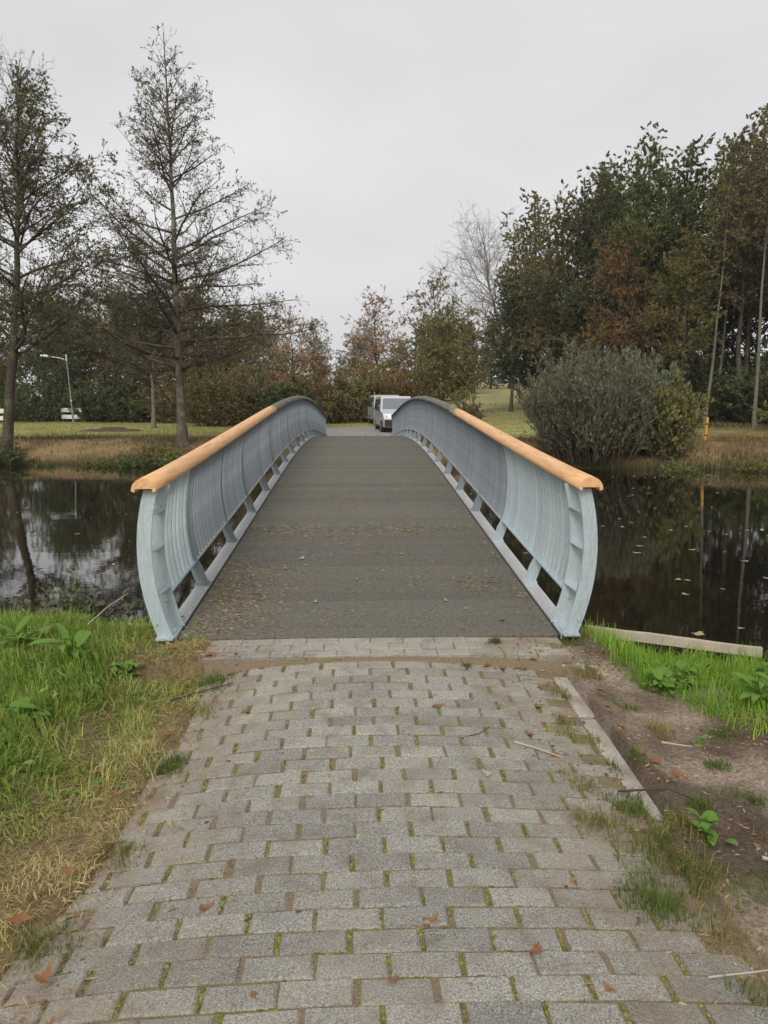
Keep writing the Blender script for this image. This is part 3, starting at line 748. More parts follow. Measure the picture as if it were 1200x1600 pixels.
def tree_spec(seed, H, r0, bend, n1, t1, len_pts, ang_pts, trop1, n2m, r2, n3m, r3, leaf_n, leaf_s, aspect=0.32, wander=0.25, droop2=0.0, lean=(0, 0), min3=0.25, leaf_t0=0.1, twig_r=0.006, trop3=0.0, keep=1.0, tri=True):
    g = np.random.default_rng(seed)
    # trunk
    k = 14; tt = np.linspace(0, 1, k + 1)
    tr = np.zeros((1, k + 1, 3)); tr[0, :, 2] = tt * H
    w = np.cumsum(g.normal(0, bend, (k + 1, 2)), 0); w -= w[0]
    tr[0, :, :2] = w * (0.3 + 0.7 * tt[:, None]) + np.array(lean)[None] * tt[:, None] ** 0.8
    Rt = (r0 * (1 - 0.94 * tt ** 0.85) * (1 + 0.35 * np.exp(-tt * 30)))[None]
    trunk = tubes(tr, Rt, 10)
    # level 1
    t = np.sort(g.uniform(t1[0] ** 1, t1[1], n1)); par = np.zeros(n1, int)
    S, T = sample(tr, par, t)
    az = np.arange(n1) * 2.39996 + g.normal(0, 0.35, n1)
    ang = np.radians(interp(t, ang_pts) + g.normal(0, 7, n1))
    hor = np.stack([np.cos(az), np.sin(az), 0 * az], -1)
    D = np.cos(ang)[:, None] * np.array([0, 0, 1.0]) + np.sin(ang)[:, None] * hor
    L1 = interp(t, len_pts) * g.uniform(0.7, 1.15, n1)
    P1 = grow(S, D, L1, 8, trop1, wander, g)
    rr = np.interp(t, tt, Rt[0]); rb1 = np.minimum(rr * 0.55, 0.012 + 0.017 * L1)
    R1 = rb1[:, None] * (1 - 0.85 * np.linspace(0, 1, 9))[None]
    br = [tubes(P1, R1, 5)]
    # level 2
    c2 = np.maximum(1, (L1 * n2m)).astype(int); par = np.repeat(np.arange(n1), c2)
    t = g.uniform(0.12, 1.0, len(par)); S, T = sample(P1, par, t)
    side = perp(T, g); side[:, 2] *= 0.45; side = norm(side)
    a2 = np.radians(g.normal(52, 10, len(par)))
    D = np.cos(a2)[:, None] * T + np.sin(a2)[:, None] * side
    L2 = np.maximum(0.25, L1[par] * r2 * (1.15 - 0.75 * t) * g.uniform(0.6, 1.2, len(par)))
    P2 = grow(S, D, L2, 5, droop2, wander * 1.1, g)
    R2 = np.minimum(R1[par, 0] * 0.45, 0.004 + 0.009 * L2)[:, None] * (1 - 0.8 * np.linspace(0, 1, 6))[None]
    R2 = np.maximum(R2, twig_r * 0.8)
    br.append(tubes(P2, R2, 4))
    # twigs
    c3 = np.maximum(1, (L2 * n3m)).astype(int); par3 = np.repeat(np.arange(len(L2)), c3)
    t = g.uniform(0.05, 1.0, len(par3)); S, T = sample(P2, par3, t)
    a3 = np.radians(g.normal(48, 14, len(par3)))
    D = np.cos(a3)[:, None] * T + np.sin(a3)[:, None] * perp(T, g)
    L3 = np.maximum(min3, L2[par3] * r3 * g.uniform(0.5, 1.2, len(par3)))
    P3 = grow(S, D, L3, 2, trop3, wander, g)
    R3 = np.full((len(L3), 3), twig_r) * np.array([1, .8, .4])[None]
    br.append(tubes(P3, R3, 3))
    lv = None
    if leaf_n > 0:
        n = int(len(L3) * leaf_n); par = g.integers(0, len(L3), n)
        # leaves come in clumps: some boughs have shed theirs
        bough = vnoise(P3[par, 0, 0] + 50, P3[par, 0, 2] + P3[par, 0, 1] * 0.7 + 50, 0.8, 2, seed % 97)
        ok = bough < np.quantile(bough, keep); par = par[ok]
        C, T = sample(P3, par, g.uniform(leaf_t0, 1.0, len(par)))
        lv = leaves(C, T, leaf_s, aspect, g, tri=tri)
    return dict(trunk=trunk, branches=join(br), crown=lv)

def mesh_tree(spec, nm):
    out = {}
    for key in ('trunk', 'branches', 'crown'):
        if spec[key] is None: continue
        out[key] = np_mesh(key, spec[key][0], spec[key][1], [M['bark_dark']], key != 'crown')
    return out
def place_tree(meshes, name, label, cat, x, y, mats, scale=1.0, rz=0.0, group=None, sz=None, dz=-0.08, tilt=(0, 0)):
    e = empty(name, (x, y, float(ground_z(np.array(float(x)), np.array(float(y)))) + dz), rz)
    e.rotation_euler = (tilt[0], tilt[1], rz)
    e.scale = (scale, scale, sz or scale)
    for key, me in meshes.items():
        o = link(key, me, e)
        o.material_slots[0].link = 'OBJECT'
        o.material_slots[0].material = mats[0] if key == 'trunk' else mats[1] if key == 'branches' else mats[2]
        if key in ('crown', 'branches'): o['kind'] = 'stuff'
    tag(e, label, cat, group)
    return e

# ---- the two alders on the far bank
alder_b = mesh_tree(tree_spec(21, 18.0, 0.23, 0.035, 84, (0.19, 0.985), [(0.1, 4.4), (0.25, 6.4), (0.42, 5.5), (0.6, 3.9), (0.8, 2.4), (0.93, 1.1), (1, 0.5)],
    [(0.1, 90), (0.35, 79), (0.6, 66), (0.85, 50), (1, 30)], 0.2, 5.0, 0.36, 7.5, 0.36, 3.4, 0.09, wander=0.28, droop2=0.1, min3=0.22, keep=0.88, twig_r=0.0065), 'alder')
place_tree(alder_b, 'alder_tree', 'tall conical alder with thin nearly bare crown and lichened trunk', 'tree', -7.95, 28.8, (M['bark_lichen'], M['bark_dark'], M['leaf_alder']), 0.965, 0.6)
alder_a = mesh_tree(tree_spec(33, 16.4, 0.25, 0.09, 66, (0.26, 0.985), [(0.2, 4.2), (0.35, 5.6), (0.55, 4.8), (0.75, 3.6), (0.9, 2.2), (1, 0.8)],
    [(0.2, 82), (0.4, 66), (0.7, 50), (1, 25)], 0.3, 5.0, 0.38, 6.5, 0.38, 4.6, 0.115, wander=0.34, lean=(1.9, 0.0), min3=0.25, keep=0.9), 'alder')
place_tree(alder_a, 'alder_tree', 'tall leafy alder with a leaning trunk rising from ivy on the bank', 'tree', -15.7, 28.3, (M['bark_dark'], M['bark_dark'], M['leaf_alder']), 1.0, 0.0)

# ---- reusable broadleaf shapes
def broad(seed, H=16, W=4.2, leaf_n=40.0, leaf_s=0.115, n1=60, low=0.30, r0=0.2, bend=0.08, lean=(0, 0), keep=0.92, n2m=3.0, n3m=3.6):
    return mesh_tree(tree_spec(seed, H, r0, bend, n1, (low, 0.98), [(low, W * 0.75), (low + .18, W), (0.7, W * 0.85), (0.9, W * 0.5), (1, W * 0.2)],
        [(low, 80), (0.5, 60), (1, 25)], 0.25, n2m, 0.42, n3m, 0.45, leaf_n, leaf_s, aspect=0.36, wander=0.34, lean=lean, min3=0.3, keep=keep, twig_r=0.009), 'broad')
BRD = [broad(101), broad(102, H=17, W=3.8, low=0.38), broad(103, H=15, W=4.6, low=0.25), broad(104, H=18, W=3.2, low=0.5, leaf_n=26.0, keep=0.85), broad(105, H=18, W=2.9, low=0.55, leaf_n=24.0, keep=0.85, r0=0.125, bend=0.035), broad(106, H=17, W=2.8, low=0.5, leaf_n=22.0, keep=0.8, r0=0.12, bend=0.05, lean=(0.7, 0))]
SPARSE = broad(111, H=17, W=3.2, low=0.5, leaf_n=12, leaf_s=0.15, keep=0.8, n1=44)
CN = {'leaf_darkgreen': 'dark green', 'leaf_green': 'mid green', 'leaf_brown': 'brown', 'leaf_olive': 'olive', 'leaf_rust': 'rust coloured'}
g_r = 'trees of the dense wood on the bank behind the willow bush'
bd, bp = M['bark_dark'], M['bark_pale']
# x, y, mesh, scale, leaf, bark, label
right_wood = [
    (11.3, 50.0, 2, 0.70, 'leaf_darkgreen', bd, 'low dark evergreen tree at the edge of the wood by the meadow'),
    (13.6, 46.0, 2, 0.92, 'leaf_brown', bd, 'brown leaved tree at the meadow corner of the wood'),
    (15.2, 44.0, 2, 1.0, 'leaf_darkgreen', bd, 'dark green round headed tree in the wood'),
    (15.6, 39.5, 2, 0.72, 'leaf_rust', bd, 'rust orange tree in front of the wood behind the willow bush'),
    (18.0, 42.0, 1, 1.0, 'leaf_green', bd, 'tall green tree with pale top sprays in the wood'),
    (18.6, 37.5, 0, 0.66, 'leaf_olive', bd, 'small olive and ochre tree below the tall wood'),
    (20.6, 43.5, 0, 1.05, 'leaf_darkgreen', bd, 'large dark green tree in the middle of the wood'),
    (19.8, 37.0, 5, 0.90, 'leaf_olive', bp, 'slender tree with a bare pale trunk bending above the willow bush'),
    (22.6, 39.0, 1, 0.98, 'leaf_brown', bd, 'brownish green tree in the wood beside the pale trunk'),
    (21.4, 34.6, 4, 0.92, 'leaf_brown', bp, 'tall tree with straight pale trunk beside the yellow post'),
    (24.6, 42.0, 3, 1.02, 'leaf_olive', bd, 'tall loose topped tree with brown and green leaves'),
    (26.0, 37.0, 4, 0.93, 'leaf_olive', bp, 'pale trunked tree with sparse brown crown at the wood end'),
    (27.6, 40.0, 1, 1.0, 'leaf_green', bd, 'tall green tree far along the wood'),
    (22.0, 40.5, 5, 0.95, 'leaf_olive', bp, 'slim pale stem leaning among the darker trunks'),
    (23.6, 35.2, 4, 0.98, 'leaf_green', bp, 'second straight pale stem close to the yellow post tree'),
    (30.5, 38.0, 3, 1.04, 'leaf_olive', bd, 'thin crowned tall tree standing past the wood end'),
]
for i, (x, y, k, s, lf, bk, lab) in enumerate(right_wood):
    place_tree(BRD[k], 'broadleaf_tree', lab, 'tree', x, y, (bk, M['bark_dark'], M[lf]), s, 0.2 if k == 5 else i * 1.7, g_r)
for i, (x, y, s) in enumerate(((29.0, 34.0, 0.98), (33.5, 36.5, 1.05), (25.4, 33.6, 0.86))):
    place_tree(SPARSE, 'broadleaf_tree', ['half bare tree with thin brown spray beside the low green bush', 'half bare tree with dark trunk beyond the wood end', 'half bare slim tree between the pale trunk and the low bush'][i], 'tree', x, y, (bp if i != 1 else bd, bd, M['leaf_brown']), s, i * 2.1, g_r)
# second row, deep in the wood
deep = [(16.8, 46.5, 0, 1.0, 'leaf_brown'), (24.2, 45.5, 1, 1.02, 'leaf_green'), (19.2, 47.0, 2, 1.1, 'leaf_green'), (14, 54, 0, 1.0, 'leaf_olive'), (18.5, 52, 1, 1.05, 'leaf_darkgreen'), (23, 50, 2, 1.1, 'leaf_brown'), (28, 48, 0, 1.1, 'leaf_darkgreen'), (33, 46, 1, 1.1, 'leaf_green'), (37.5, 42, 0, 1.1, 'leaf_brown'), (42, 38, 2, 1.1, 'leaf_olive')]
for i, (x, y, k, s, lf) in enumerate(deep):
    place_tree(BRD[k], 'broadleaf_tree', CN[lf] + ' tree deep in the wood, seen between the front trees', 'tree', x, y, (bd, bd, M[lf]), s, i * 2.3 + .5, 'trees deep inside the wood')

# ---- shrubs
DEEP_LOW = [(13.5, 52.5, 1.05, 'leaf_darkgreen'), (18.0, 50.0, 1.15, 'leaf_darkgreen'), (22.5, 47.5, 1.15, 'leaf_brown'), (27.0, 45.5, 1.2, 'leaf_darkgreen'), (31.5, 43.0, 1.2, 'leaf_olive'), (36, 40.5, 1.2, 'leaf_darkgreen'), (40.5, 37.0, 1.2, 'leaf_brown')]
def shrub_spec(seed, H, W, stems, leaf_n, leaf_s, aspect=0.3, spread=0.5, n2m=4.0, up=0.5, r=0.02, twig_r=0.006, wander=0.3, min3=0.2, tri=True, a2m=38):
    g = np.random.default_rng(seed)
    az = g.uniform(0, 2 * np.pi, stems); rad = np.sqrt(g.uniform(0, 1, stems)) * W * 0.5
    S = np.stack([rad * np.cos(az) * 0.55, rad * np.sin(az) * 0.55, np.full(stems, -0.1)], -1)
    D = np.stack([np.cos(az) * spread * rad / W * 2, np.sin(az) * spread * rad / W * 2, np.ones(stems)], -1)
    L1 = H * g.uniform(0.55, 1.05, stems) * (1 - 0.35 * (rad / (W * 0.5)) ** 2)
    P1 = grow(S, D, L1, 7, up, wander * 0.6, g)
    R1 = r * (1 - 0.8 * np.linspace(0, 1, 8))[None] * g.uniform(0.7, 1.2, stems)[:, None]
    br = [tubes(P1, R1, 4)]
    c2 = np.maximum(2, (L1 * n2m)).astype(int); par = np.repeat(np.arange(stems), c2)
    t = g.uniform(0.05, 1.0, len(par)); S, T = sample(P1, par, t)
    a2 = np.radians(g.normal(a2m, 12, len(par)))
    D = np.cos(a2)[:, None] * T + np.sin(a2)[:, None] * perp(T, g)
    L2 = np.maximum(min3, H * 0.20 * (1.2 - 0.6 * t) * g.uniform(0.5, 1.3, len(par)))
    P2 = grow(S, D, L2, 3, up * 0.6, wander, g)
    R2 = np.full((len(L2), 4), twig_r) * np.array([1, .8, .6, .35])[None]
    br.append(tubes(P2, R2, 3))
    n = int(len(L2) * leaf_n); par = g.integers(0, len(L2), n)
    C, T = sample(P2, par, g.uniform(0.05, 1.0, n))
    return dict(trunk=br[0], branches=br[1], crown=leaves(C, T, leaf_s, aspect, g, tri=tri, jit=0.35 if aspect < .2 else 0.6))
def mesh_shrub(spec):
    out = {}
    for key, nm in (('trunk', 'stem'), ('branches', 'twigs'), ('crown', 'foliage')):
        out[nm] = np_mesh(nm, spec[key][0], spec[key][1], [M['twig_brown']], key != 'crown')
    return out
def place_shrub(meshes, name, label, x, y, lf, scale=1.0, rz=0.0, sz=None, group=None, bark=None, cat='bush', z=None):
    zz = float(ground_z(np.array(float(x)), np.array(float(y)))) if z is None else z
    e = empty(name, (x, y, zz), rz)
    e.scale = (scale, scale, sz or scale)
    for key, me in meshes.items():
        o = link(key, me, e); o.material_slots[0].link = 'OBJECT'
        o.material_slots[0].material = M[lf] if key == 'foliage' else (bark or M['twig_brown'])
        if key in ('foliage', 'twigs', 'stem'): o['kind'] = 'stuff'
    return tag(e, label, cat, group)
WILLOW = mesh_shrub(shrub_spec(201, 4.8, 6.8, 210, 10.0, 0.17, 0.17, 0.55, 7.0, 0.7, 0.018, wander=0.22, a2m=20))
BUSH = [mesh_shrub(shrub_spec(202, 3.2, 4.0, 80, 24.0, 0.15, 0.34, 0.7, 6.0, 0.2)), mesh_shrub(shrub_spec(203, 3.0, 4.6, 70, 24.0, 0.15, 0.34, 0.9, 6.0, 0.1)),
        mesh_shrub(shrub_spec(204, 5.5, 5.0, 90, 22.0, 0.15, 0.32, 0.7, 5.0, 0.15, 0.03))]
LOWB = mesh_shrub(shrub_spec(205, 0.9, 1.8, 60, 5.0, 0.10, 0.34, 1.0, 9.0, 0.0, 0.008))
place_shrub(WILLOW, 'willow_bush', 'big grey green willow bush of upright shoots overhanging the water', 9.9, 26.0, 'leaf_willow', 1.0, 0.3)
place_shrub(BUSH[0], 'bush', 'yellow green bush growing against the willow bush', 12.7, 25.8, 'leaf_lime', 0.75, 0.8, 1.15)
place_shrub(BUSH[0], 'bush', 'grey leaved bush on the bank end of the willow clump', 12.3, 27.6, 'leaf_willow', 0.85, 2.1, 1.35)
place_shrub(BUSH[1], 'bush', 'low dark green bush at the foot of the wood', 22.6, 31.8, 'leaf_green', 0.9, 1.2)
place_shrub(BUSH[0], 'bush', 'dark leafy bush in shade at the wood edge past the low bush', 25.6, 31.6, 'leaf_darkgreen', 0.8, 2.2)
place_shrub(BUSH[1], 'bush', 'rust tinted bush at the meadow edge below the wood', 12.4, 40.0, 'leaf_rust', 0.9, 2.9)
place_names = ['by the tall green tree', 'behind the pale trunks', 'between the dark trunks', 'near the wood end', 'past the wood end', 'at the meadow corner', 'deep behind the tall green tree', 'deep behind the pale trunks', 'deep behind the dark trunks', 'deep at the wood end']
for i, (x, y, lf, s) in enumerate(((16.5, 40, 'leaf_darkgreen', 1.3), (20, 40.5, 'leaf_darkgreen', 1.35), (24, 38, 'leaf_darkgreen', 1.3), (28, 36, 'leaf_darkgreen', 1.3), (32, 38, 'leaf_darkgreen', 1.4), (13.5, 43, 'leaf_brown', 1.2), (18, 47, 'leaf_darkgreen', 1.6), (23, 45, 'leaf_darkgreen', 1.6), (28, 43, 'leaf_darkgreen', 1.6), (36, 40, 'leaf_darkgreen', 1.6))):
    place_shrub(BUSH[i % 2], 'undergrowth_bush', 'dark undergrowth bush of the wood ' + place_names[i], x, y, lf, s, i * 1.1, group='undergrowth in the wood')

# ---- left park behind the alders
g_l = 'bushy trees closing the lawn behind the alders'
ROUND = [broad(121, H=10, W=4.6, low=0.12, leaf_n=15, leaf_s=0.15, n1=64, r0=0.16, keep=0.9, n2m=3.4), broad(122, H=11, W=4.8, low=0.16, leaf_n=13, leaf_s=0.15, n1=60, r0=0.17, keep=0.88, n2m=3.4)]
left_wood = [
    (-33.5, 62, 0, 1.0, 'leaf_olive', 'olive tree behind the white board barrier and lamp'),
    (-29.0, 66, 1, 0.95, 'leaf_green', 'green bushy tree behind the lamp post'),
    (-25.5, 62, 0, 1.0, 'leaf_darkgreen', 'dark green bushy tree behind the lawn'),
    (-21.5, 63, 1, 1.05, 'leaf_brown', 'brown twiggy tree behind the pale trunked young tree'),
    (-17.5, 61, 0, 1.02, 'leaf_darkgreen', 'dark evergreen looking tree behind the conical alder'),
    (-13.6, 58, 1, 0.98, 'leaf_brown', 'rounded brown tree sloping down to the autumn shrubs'),
    (-10.6, 57, 0, 0.86, 'leaf_olive', 'olive brown tree at the edge of the autumn shrubs'),
]
for i, (x, y, s, lf) in enumerate(DEEP_LOW):
    place_tree(ROUND[i % 2], 'bushy_tree', 'low ' + CN[lf] + ' bushy tree filling the inside of the wood', 'tree', x, y, (bd, M['twig_brown'], M[lf]), s, i * 1.1, 'bushy trees inside the wood')
for i, (x, y, k, s, lf, lab) in enumerate(left_wood):
    place_tree(ROUND[k], 'bushy_tree', lab, 'tree', x, y, (bd, M['twig_brown'], M[lf]), s, i * 1.3, g_l)
for i, (x, y, k, s, lf) in enumerate(((-38, 74, 0, 1.1, 'leaf_brown'), (-31, 78, 1, 1.1, 'leaf_darkgreen'), (-24, 76, 0, 1.15, 'leaf_brown'), (-17, 74, 1, 1.1, 'leaf_darkgreen'), (-11, 72, 0, 1.0, 'leaf_brown'), (-46, 66, 1, 1.1, 'leaf_olive'), (-55, 60, 0, 1.1, 'leaf_brown'), (-44, 52, 1, 1.0, 'leaf_brown'), (-40, 60, 0, 1.05, 'leaf_olive'), (-50, 54, 1, 1.1, 'leaf_darkgreen'), (-61, 55, 1, 1.15, 'leaf_olive'), (-67, 50, 0, 1.1, 'leaf_darkgreen'), (-60, 66, 0, 1.3, 'leaf_brown'), (-74, 46, 1, 1.2, 'leaf_brown'), (-50, 68, 1, 1.25, 'leaf_darkgreen'), (-82, 44, 0, 1.2, 'leaf_olive'))):
    place_tree(ROUND[k], 'bushy_tree', CN[lf] + ' tree of the back row behind the bushy lawn trees', 'tree', x, y, (bd, M['twig_brown'], M[lf]), s, i * 1.9, 'back row of trees behind the lawn')
for i, (x, y, lf) in enumerate(((-30, 60, 'leaf_green'), (-26.5, 59, 'leaf_darkgreen'), (-22, 59, 'leaf_darkgreen'), (-18.8, 58.5, 'leaf_darkgreen'), (-14.5, 55.5, 'leaf_brown'), (-33.5, 58, 'leaf_olive'))):
    place_shrub(BUSH[i % 2], 'hedge_bush', CN[lf] + ' bush at the foot of the trees behind the lawn', x, y, lf, 1.2, i * 1.2, group='bushes along the back of the lawn')
young = broad(131, H=8, W=2.6, low=0.3, leaf_n=0.8, leaf_s=0.12, n1=40, r0=0.16, keep=0.6, n2m=3.5)
place_tree(young, 'young_tree', 'young nearly bare tree with pale trunk on the lawn', 'tree', -13.6, 45.0, (M['bark_pale'], M['twig_brown'], M['leaf_brown']), 1.0, 0.4)
old_t = broad(132, H=16, W=5.0, low=0.28, leaf_n=0.9, leaf_s=0.14, n1=44, r0=0.42, keep=0.6)
place_tree(old_t, 'broad_tree', 'thick trunked half bare tree behind the leafy alder', 'tree', -22.6, 38.5, (M['bark_dark'], M['twig_brown'], M['leaf_brown']), 1.0, 1.0)
lean_t = broad(133, H=11, W=3.2, low=0.35, leaf_n=1.6, leaf_s=0.12, n1=34, r0=0.2, keep=0.7, lean=(-3.4, 0.4))
place_tree(lean_t, 'leaning_tree', 'smaller tree leaning away beside the leafy alder on the bank', 'tree', -15.9, 27.2, (M['bark_lichen'], M['bark_dark'], M['leaf_alder']), 1.0, 0.0)

# ---- centre: autumn shrubs and trees beyond the bridge
sap = mesh_tree(tree_spec(141, 8.5, 0.07, 0.05, 26, (0.25, 0.98), [(0.2, 2.0), (0.6, 1.6), (1, 0.6)], [(0.2, 34), (1, 18)], 0.3, 3.0, 0.4, 4.0, 0.4, 1.4, 0.16, wander=0.2, min3=0.25, keep=0.6), 'sap')
for i, (x, y, s) in enumerate(((-8.4, 52, 1.0), (-7.3, 53, 1.08), (-6.5, 51.5, 0.95))):
    place_tree(sap, 'sapling', 'thin upright sapling with reddish tip leaves above the autumn shrubs', 'tree', x, y, (M['twig_brown'], M['twig_brown'], M['leaf_pinkbrown']), s, i * 2.2, 'saplings above the autumn shrubs')
far_t = broad(142, H=15, W=5.2, low=0.3, leaf_n=2.6, leaf_s=0.26, n1=44, keep=0.9)
for i, (x, y, s) in enumerate(((-7.5, 128, 1.0), (-16, 135, 1.02), (1.5, 138, 0.95))):
    place_tree(far_t, 'distant_tree', 'pale hazy green tree far behind the autumn shrubs', 'tree', x, y, (bd, bd, M['leaf_palegreen']), s, i, 'pale trees in the distance')
pink = broad(143, H=9.2, W=3.4, low=0.2, leaf_n=7, leaf_s=0.16, n1=46, r0=0.14, keep=0.72)
place_tree(pink, 'autumn_tree', 'half bare tree with pinkish brown leaves behind the vans', 'tree', 1.8, 53, (bd, M['twig_brown'], M['leaf_pinkbrown']), 1.0, 0.4)
place_tree(pink, 'autumn_tree', 'smaller reddish half bare tree behind the dark green shrub', 'tree', -5.6, 57, (bd, M['twig_brown'], M['leaf_pinkbrown']), 0.9, 2.4)
place_tree(ROUND[0], 'autumn_tree', 'dense brown green tree between the vans and the meadow', 'tree', 6.0, 48, (bd, M['twig_brown'], M['leaf_olive']), 0.74, 1.4)
place_tree(pink, 'autumn_tree', 'taller thin topped tree behind the dense brown green tree', 'tree', 6.2, 55, (bd, M['twig_brown'], M['leaf_brown']), 1.15, 1.7)
bare = mesh_tree(tree_spec(144, 15.5, 0.24, 0.12, 34, (0.3, 0.97), [(0.2, 7.5), (0.6, 6.2), (1, 2.5)], [(0.2, 66), (0.6, 58), (1, 35)], 0.25, 2.6, 0.45, 4.2, 0.45, 0, 0.1, wander=0.3, lean=(-4.6, 0), min3=0.4, twig_r=0.008), 'bare')
place_tree(bare, 'bare_tree', 'pale leafless tree leaning out behind the wood over the meadow', 'tree', 14.6, 60, (M['bark_grey'], M['bark_grey'], M['leaf_brown']), 1.0, 0.0)
shr = [(-7.6, 47.5, 2, 'leaf_brown', 0.82, 'brown twiggy autumn shrub next to the bridge end'), (-5.2, 47.0, 0, 'leaf_darkgreen', 1.15, 'dark green shrub among the brown autumn shrubs'),
       (-3.2, 48.0, 2, 'leaf_rust', 0.74, 'rust brown autumn shrub beside the dark green shrub'), (-1.0, 47.0, 1, 'leaf_brown', 1.15, 'low brown shrub with ochre leaves behind the path'),
       (0.8, 48.5, 2, 'leaf_olive', 0.78, 'ochre and olive shrub behind the vans'), (3.0, 48.0, 2, 'leaf_rust', 0.72, 'brown shrub right behind the silver van'),
       (6.9, 43.0, 1, 'leaf_brown', 0.55, 'small brown shrub at the near edge of the meadow'), (-10.2, 48.5, 2, 'leaf_brown', 0.9, 'bushy brown shrub below the rounded brown tree')]
for i, (x, y, k, lf, s, lab) in enumerate(shr):
    place_shrub(BUSH[k], 'autumn_shrub', lab, x, y, lf, s, i * 1.4, group='autumn shrubs beyond the bridge')
con = broad(145, H=11, W=3.0, low=0.03, leaf_n=9, leaf_s=0.24, n1=64, keep=1.0)
for i in range(15):
    place_tree(con, 'distant_conifer', 'dark bluish tree of the far row beyond the meadow', 'tree', 8 + i * 3.1 + rnd.uniform(-.8, .8), 98 + rnd.uniform(-3, 3), (bd, bd, M['leaf_conifer']), 0.75 + 0.35 * rnd.random(), i * 1.1, 'dark far row beyond the meadow')
for i in range(7):
    place_tree(ROUND[i % 2], 'distant_tree', ['brown', 'olive', 'rust coloured'][i % 3] + ' tree of the far belt behind the autumn shrubs', 'tree', -14 + i * 4.6, 84 + rnd.uniform(-5, 5), (bd, bd, M[['leaf_brown', 'leaf_olive', 'leaf_rust'][i % 3]]), 0.72, i * 1.7, 'far belt behind the autumn shrubs')

# ------------------------------------------------------------------ grass, straw and weeds
def blades(n_try, region, dens, hgt, wid, colour, seed, zfun=ground_z, lean=0.5, flat=None, azs=3.0):
    g = np.random.default_rng(seed)
    x0, x1, y0, y1 = region
    x = g.uniform(x0, x1, n_try); y = g.uniform(y0, y1, n_try)
    d = dens(x, y); ok = g.uniform(0, 1, n_try) < d; x, y = x[ok], y[ok]; n = len(x)
    z = zfun(x, y) - 0.01
    az = 9.0 * vnoise(x, y, azs, 2, seed % 50) + g.normal(0, 1.1, n); h = hgt(x, y) * g.uniform(0.4, 1.25, n) * (0.55 + 0.9 * vnoise(x, y, 5.0, 2, 77)); w = (wid(x, y) if callable(wid) else wid) * g.uniform(0.6, 1.3, n)
    ln = np.abs(g.normal(0, lean, n))
    if flat is not None: ln = ln + flat(x, y) * g.uniform(0.5, 2.0, n)
    dirv = np.stack([np.cos(az), np.sin(az), np.zeros(n)], -1); sd = np.stack([-np.sin(az), np.cos(az), np.zeros(n)], -1)
    tw = g.uniform(-1, 1, n)[:, None]; sd = norm(sd + dirv * tw * 0.8)
    base = np.stack([x, y, z], -1)
    vert = np.array([0, 0, 1.0])
    a1 = np.minimum(ln * 0.5, 1.35); a2 = np.minimum(ln * 1.5, 1.75)
    p1 = base + (vert * np.cos(a1)[:, None] + dirv * np.sin(a1)[:, None]) * (h * 0.5)[:, None]
    p2 = p1 + (vert * np.cos(a2)[:, None] + dirv * np.sin(a2)[:, None]) * (h * 0.5)[:, None]
    p2[:, 2] = np.maximum(p2[:, 2], z + 0.012)
    wv_ = sd * w[:, None]
    V = np.stack([base - wv_ * .5, base + wv_ * .5, p1 + wv_ * .45, p1 - wv_ * .45, p2], 1).reshape(-1, 3)
    b = np.arange(n)[:, None] * 5
    Fq = b + np.array([[0, 1, 2, 3]]); Ft = b + np.array([[3, 2, 4]])
    c = colour(x, y, g); c = np.repeat(c, 5, 0)
    return V, Fq, Ft, c
def blade_obj(name, label, args, cat='grass'):
    V, Fq, Ft, c = blades(*args[0], **args[1])
    o = link(name, np_mesh(name, V, [Fq, Ft], [M['blade']], False, c)); return tag(o, label, cat, kind='stuff')
def blend3(f, a, b, c_):
    f = f[:, None]; lo = np.clip(f * 2, 0, 1); hi = np.clip(f * 2 - 1, 0, 1)
    return (np.asarray(a) * (1 - lo) + np.asarray(b) * lo) * (1 - hi) + np.asarray(c_) * hi
def left_dry(x, y):
    e = x - edge_l(y)        # negative on the grass
    d = sstep(-0.8, -0.10, e) * 0.7 + 0.45 * sstep(-1.2, -2.6, y) * sstep(-2.2, -1.2, x)
    return np.clip(d + 0.7 * (vnoise(x, y, 1.6, 3, 51) - 0.5), 0, 1)
def col_left(x, y, g):
    f = np.clip(left_dry(x, y) * 0.85 + 0.10 + 0.5 * (vnoise(x, y, 4.0, 3, 66) - 0.45) + g.normal(0, 0.26, len(x)), 0, 1)
    c = blend3(f, (0.235, 0.40, 0.06), (0.46, 0.50, 0.13), (0.66, 0.55, 0.27))
    return c * g.uniform(0.55, 1.3, len(x))[:, None]
def d_left(x, y):
    e = x - edge_l(y)
    return sstep(0.16, -0.14, e + 0.5 * (vnoise(x, y, 3.5, 3, 52) - 0.5)) * sstep(0.1, -0.05, y - shore_near(x)) * (0.30 + 0.70 * sstep(0.3, 0.5, vnoise(x, y, 2.6, 3, 53)))
blade_obj('grass', 'lush green bank grass turning dry and yellow along the brick path', ((165000, (-4.6, -0.8, -4.0, 2.6), d_left, lambda x, y: 0.09 + 0.075 * (1 - left_dry(x, y)) * (0.1 + 1.5 * vnoise(x, y, 1.7, 2, 54)), lambda x, y: 0.0068 - 0.0036 * left_dry(x, y), col_left, 61), dict(lean=0.85, flat=lambda x, y: left_dry(x, y) * 0.9)))
def right_edge(x, y):      # >0 inside the lush grass beyond the mud
    return (x - 1.50) + 0.42 * np.minimum(y + 0.05, 0.6) + 0.45 * (vnoise(x, y, 2.2, 3, 55) - 0.5)
def d_right(x, y):
    return sstep(-0.02, 0.22, right_edge(x, y)) * sstep(0.12, -0.05, y - shore_near(x)) * (0.25 + 0.75 * sstep(0.3, 0.5, vnoise(x, y, 3, 3, 56)))
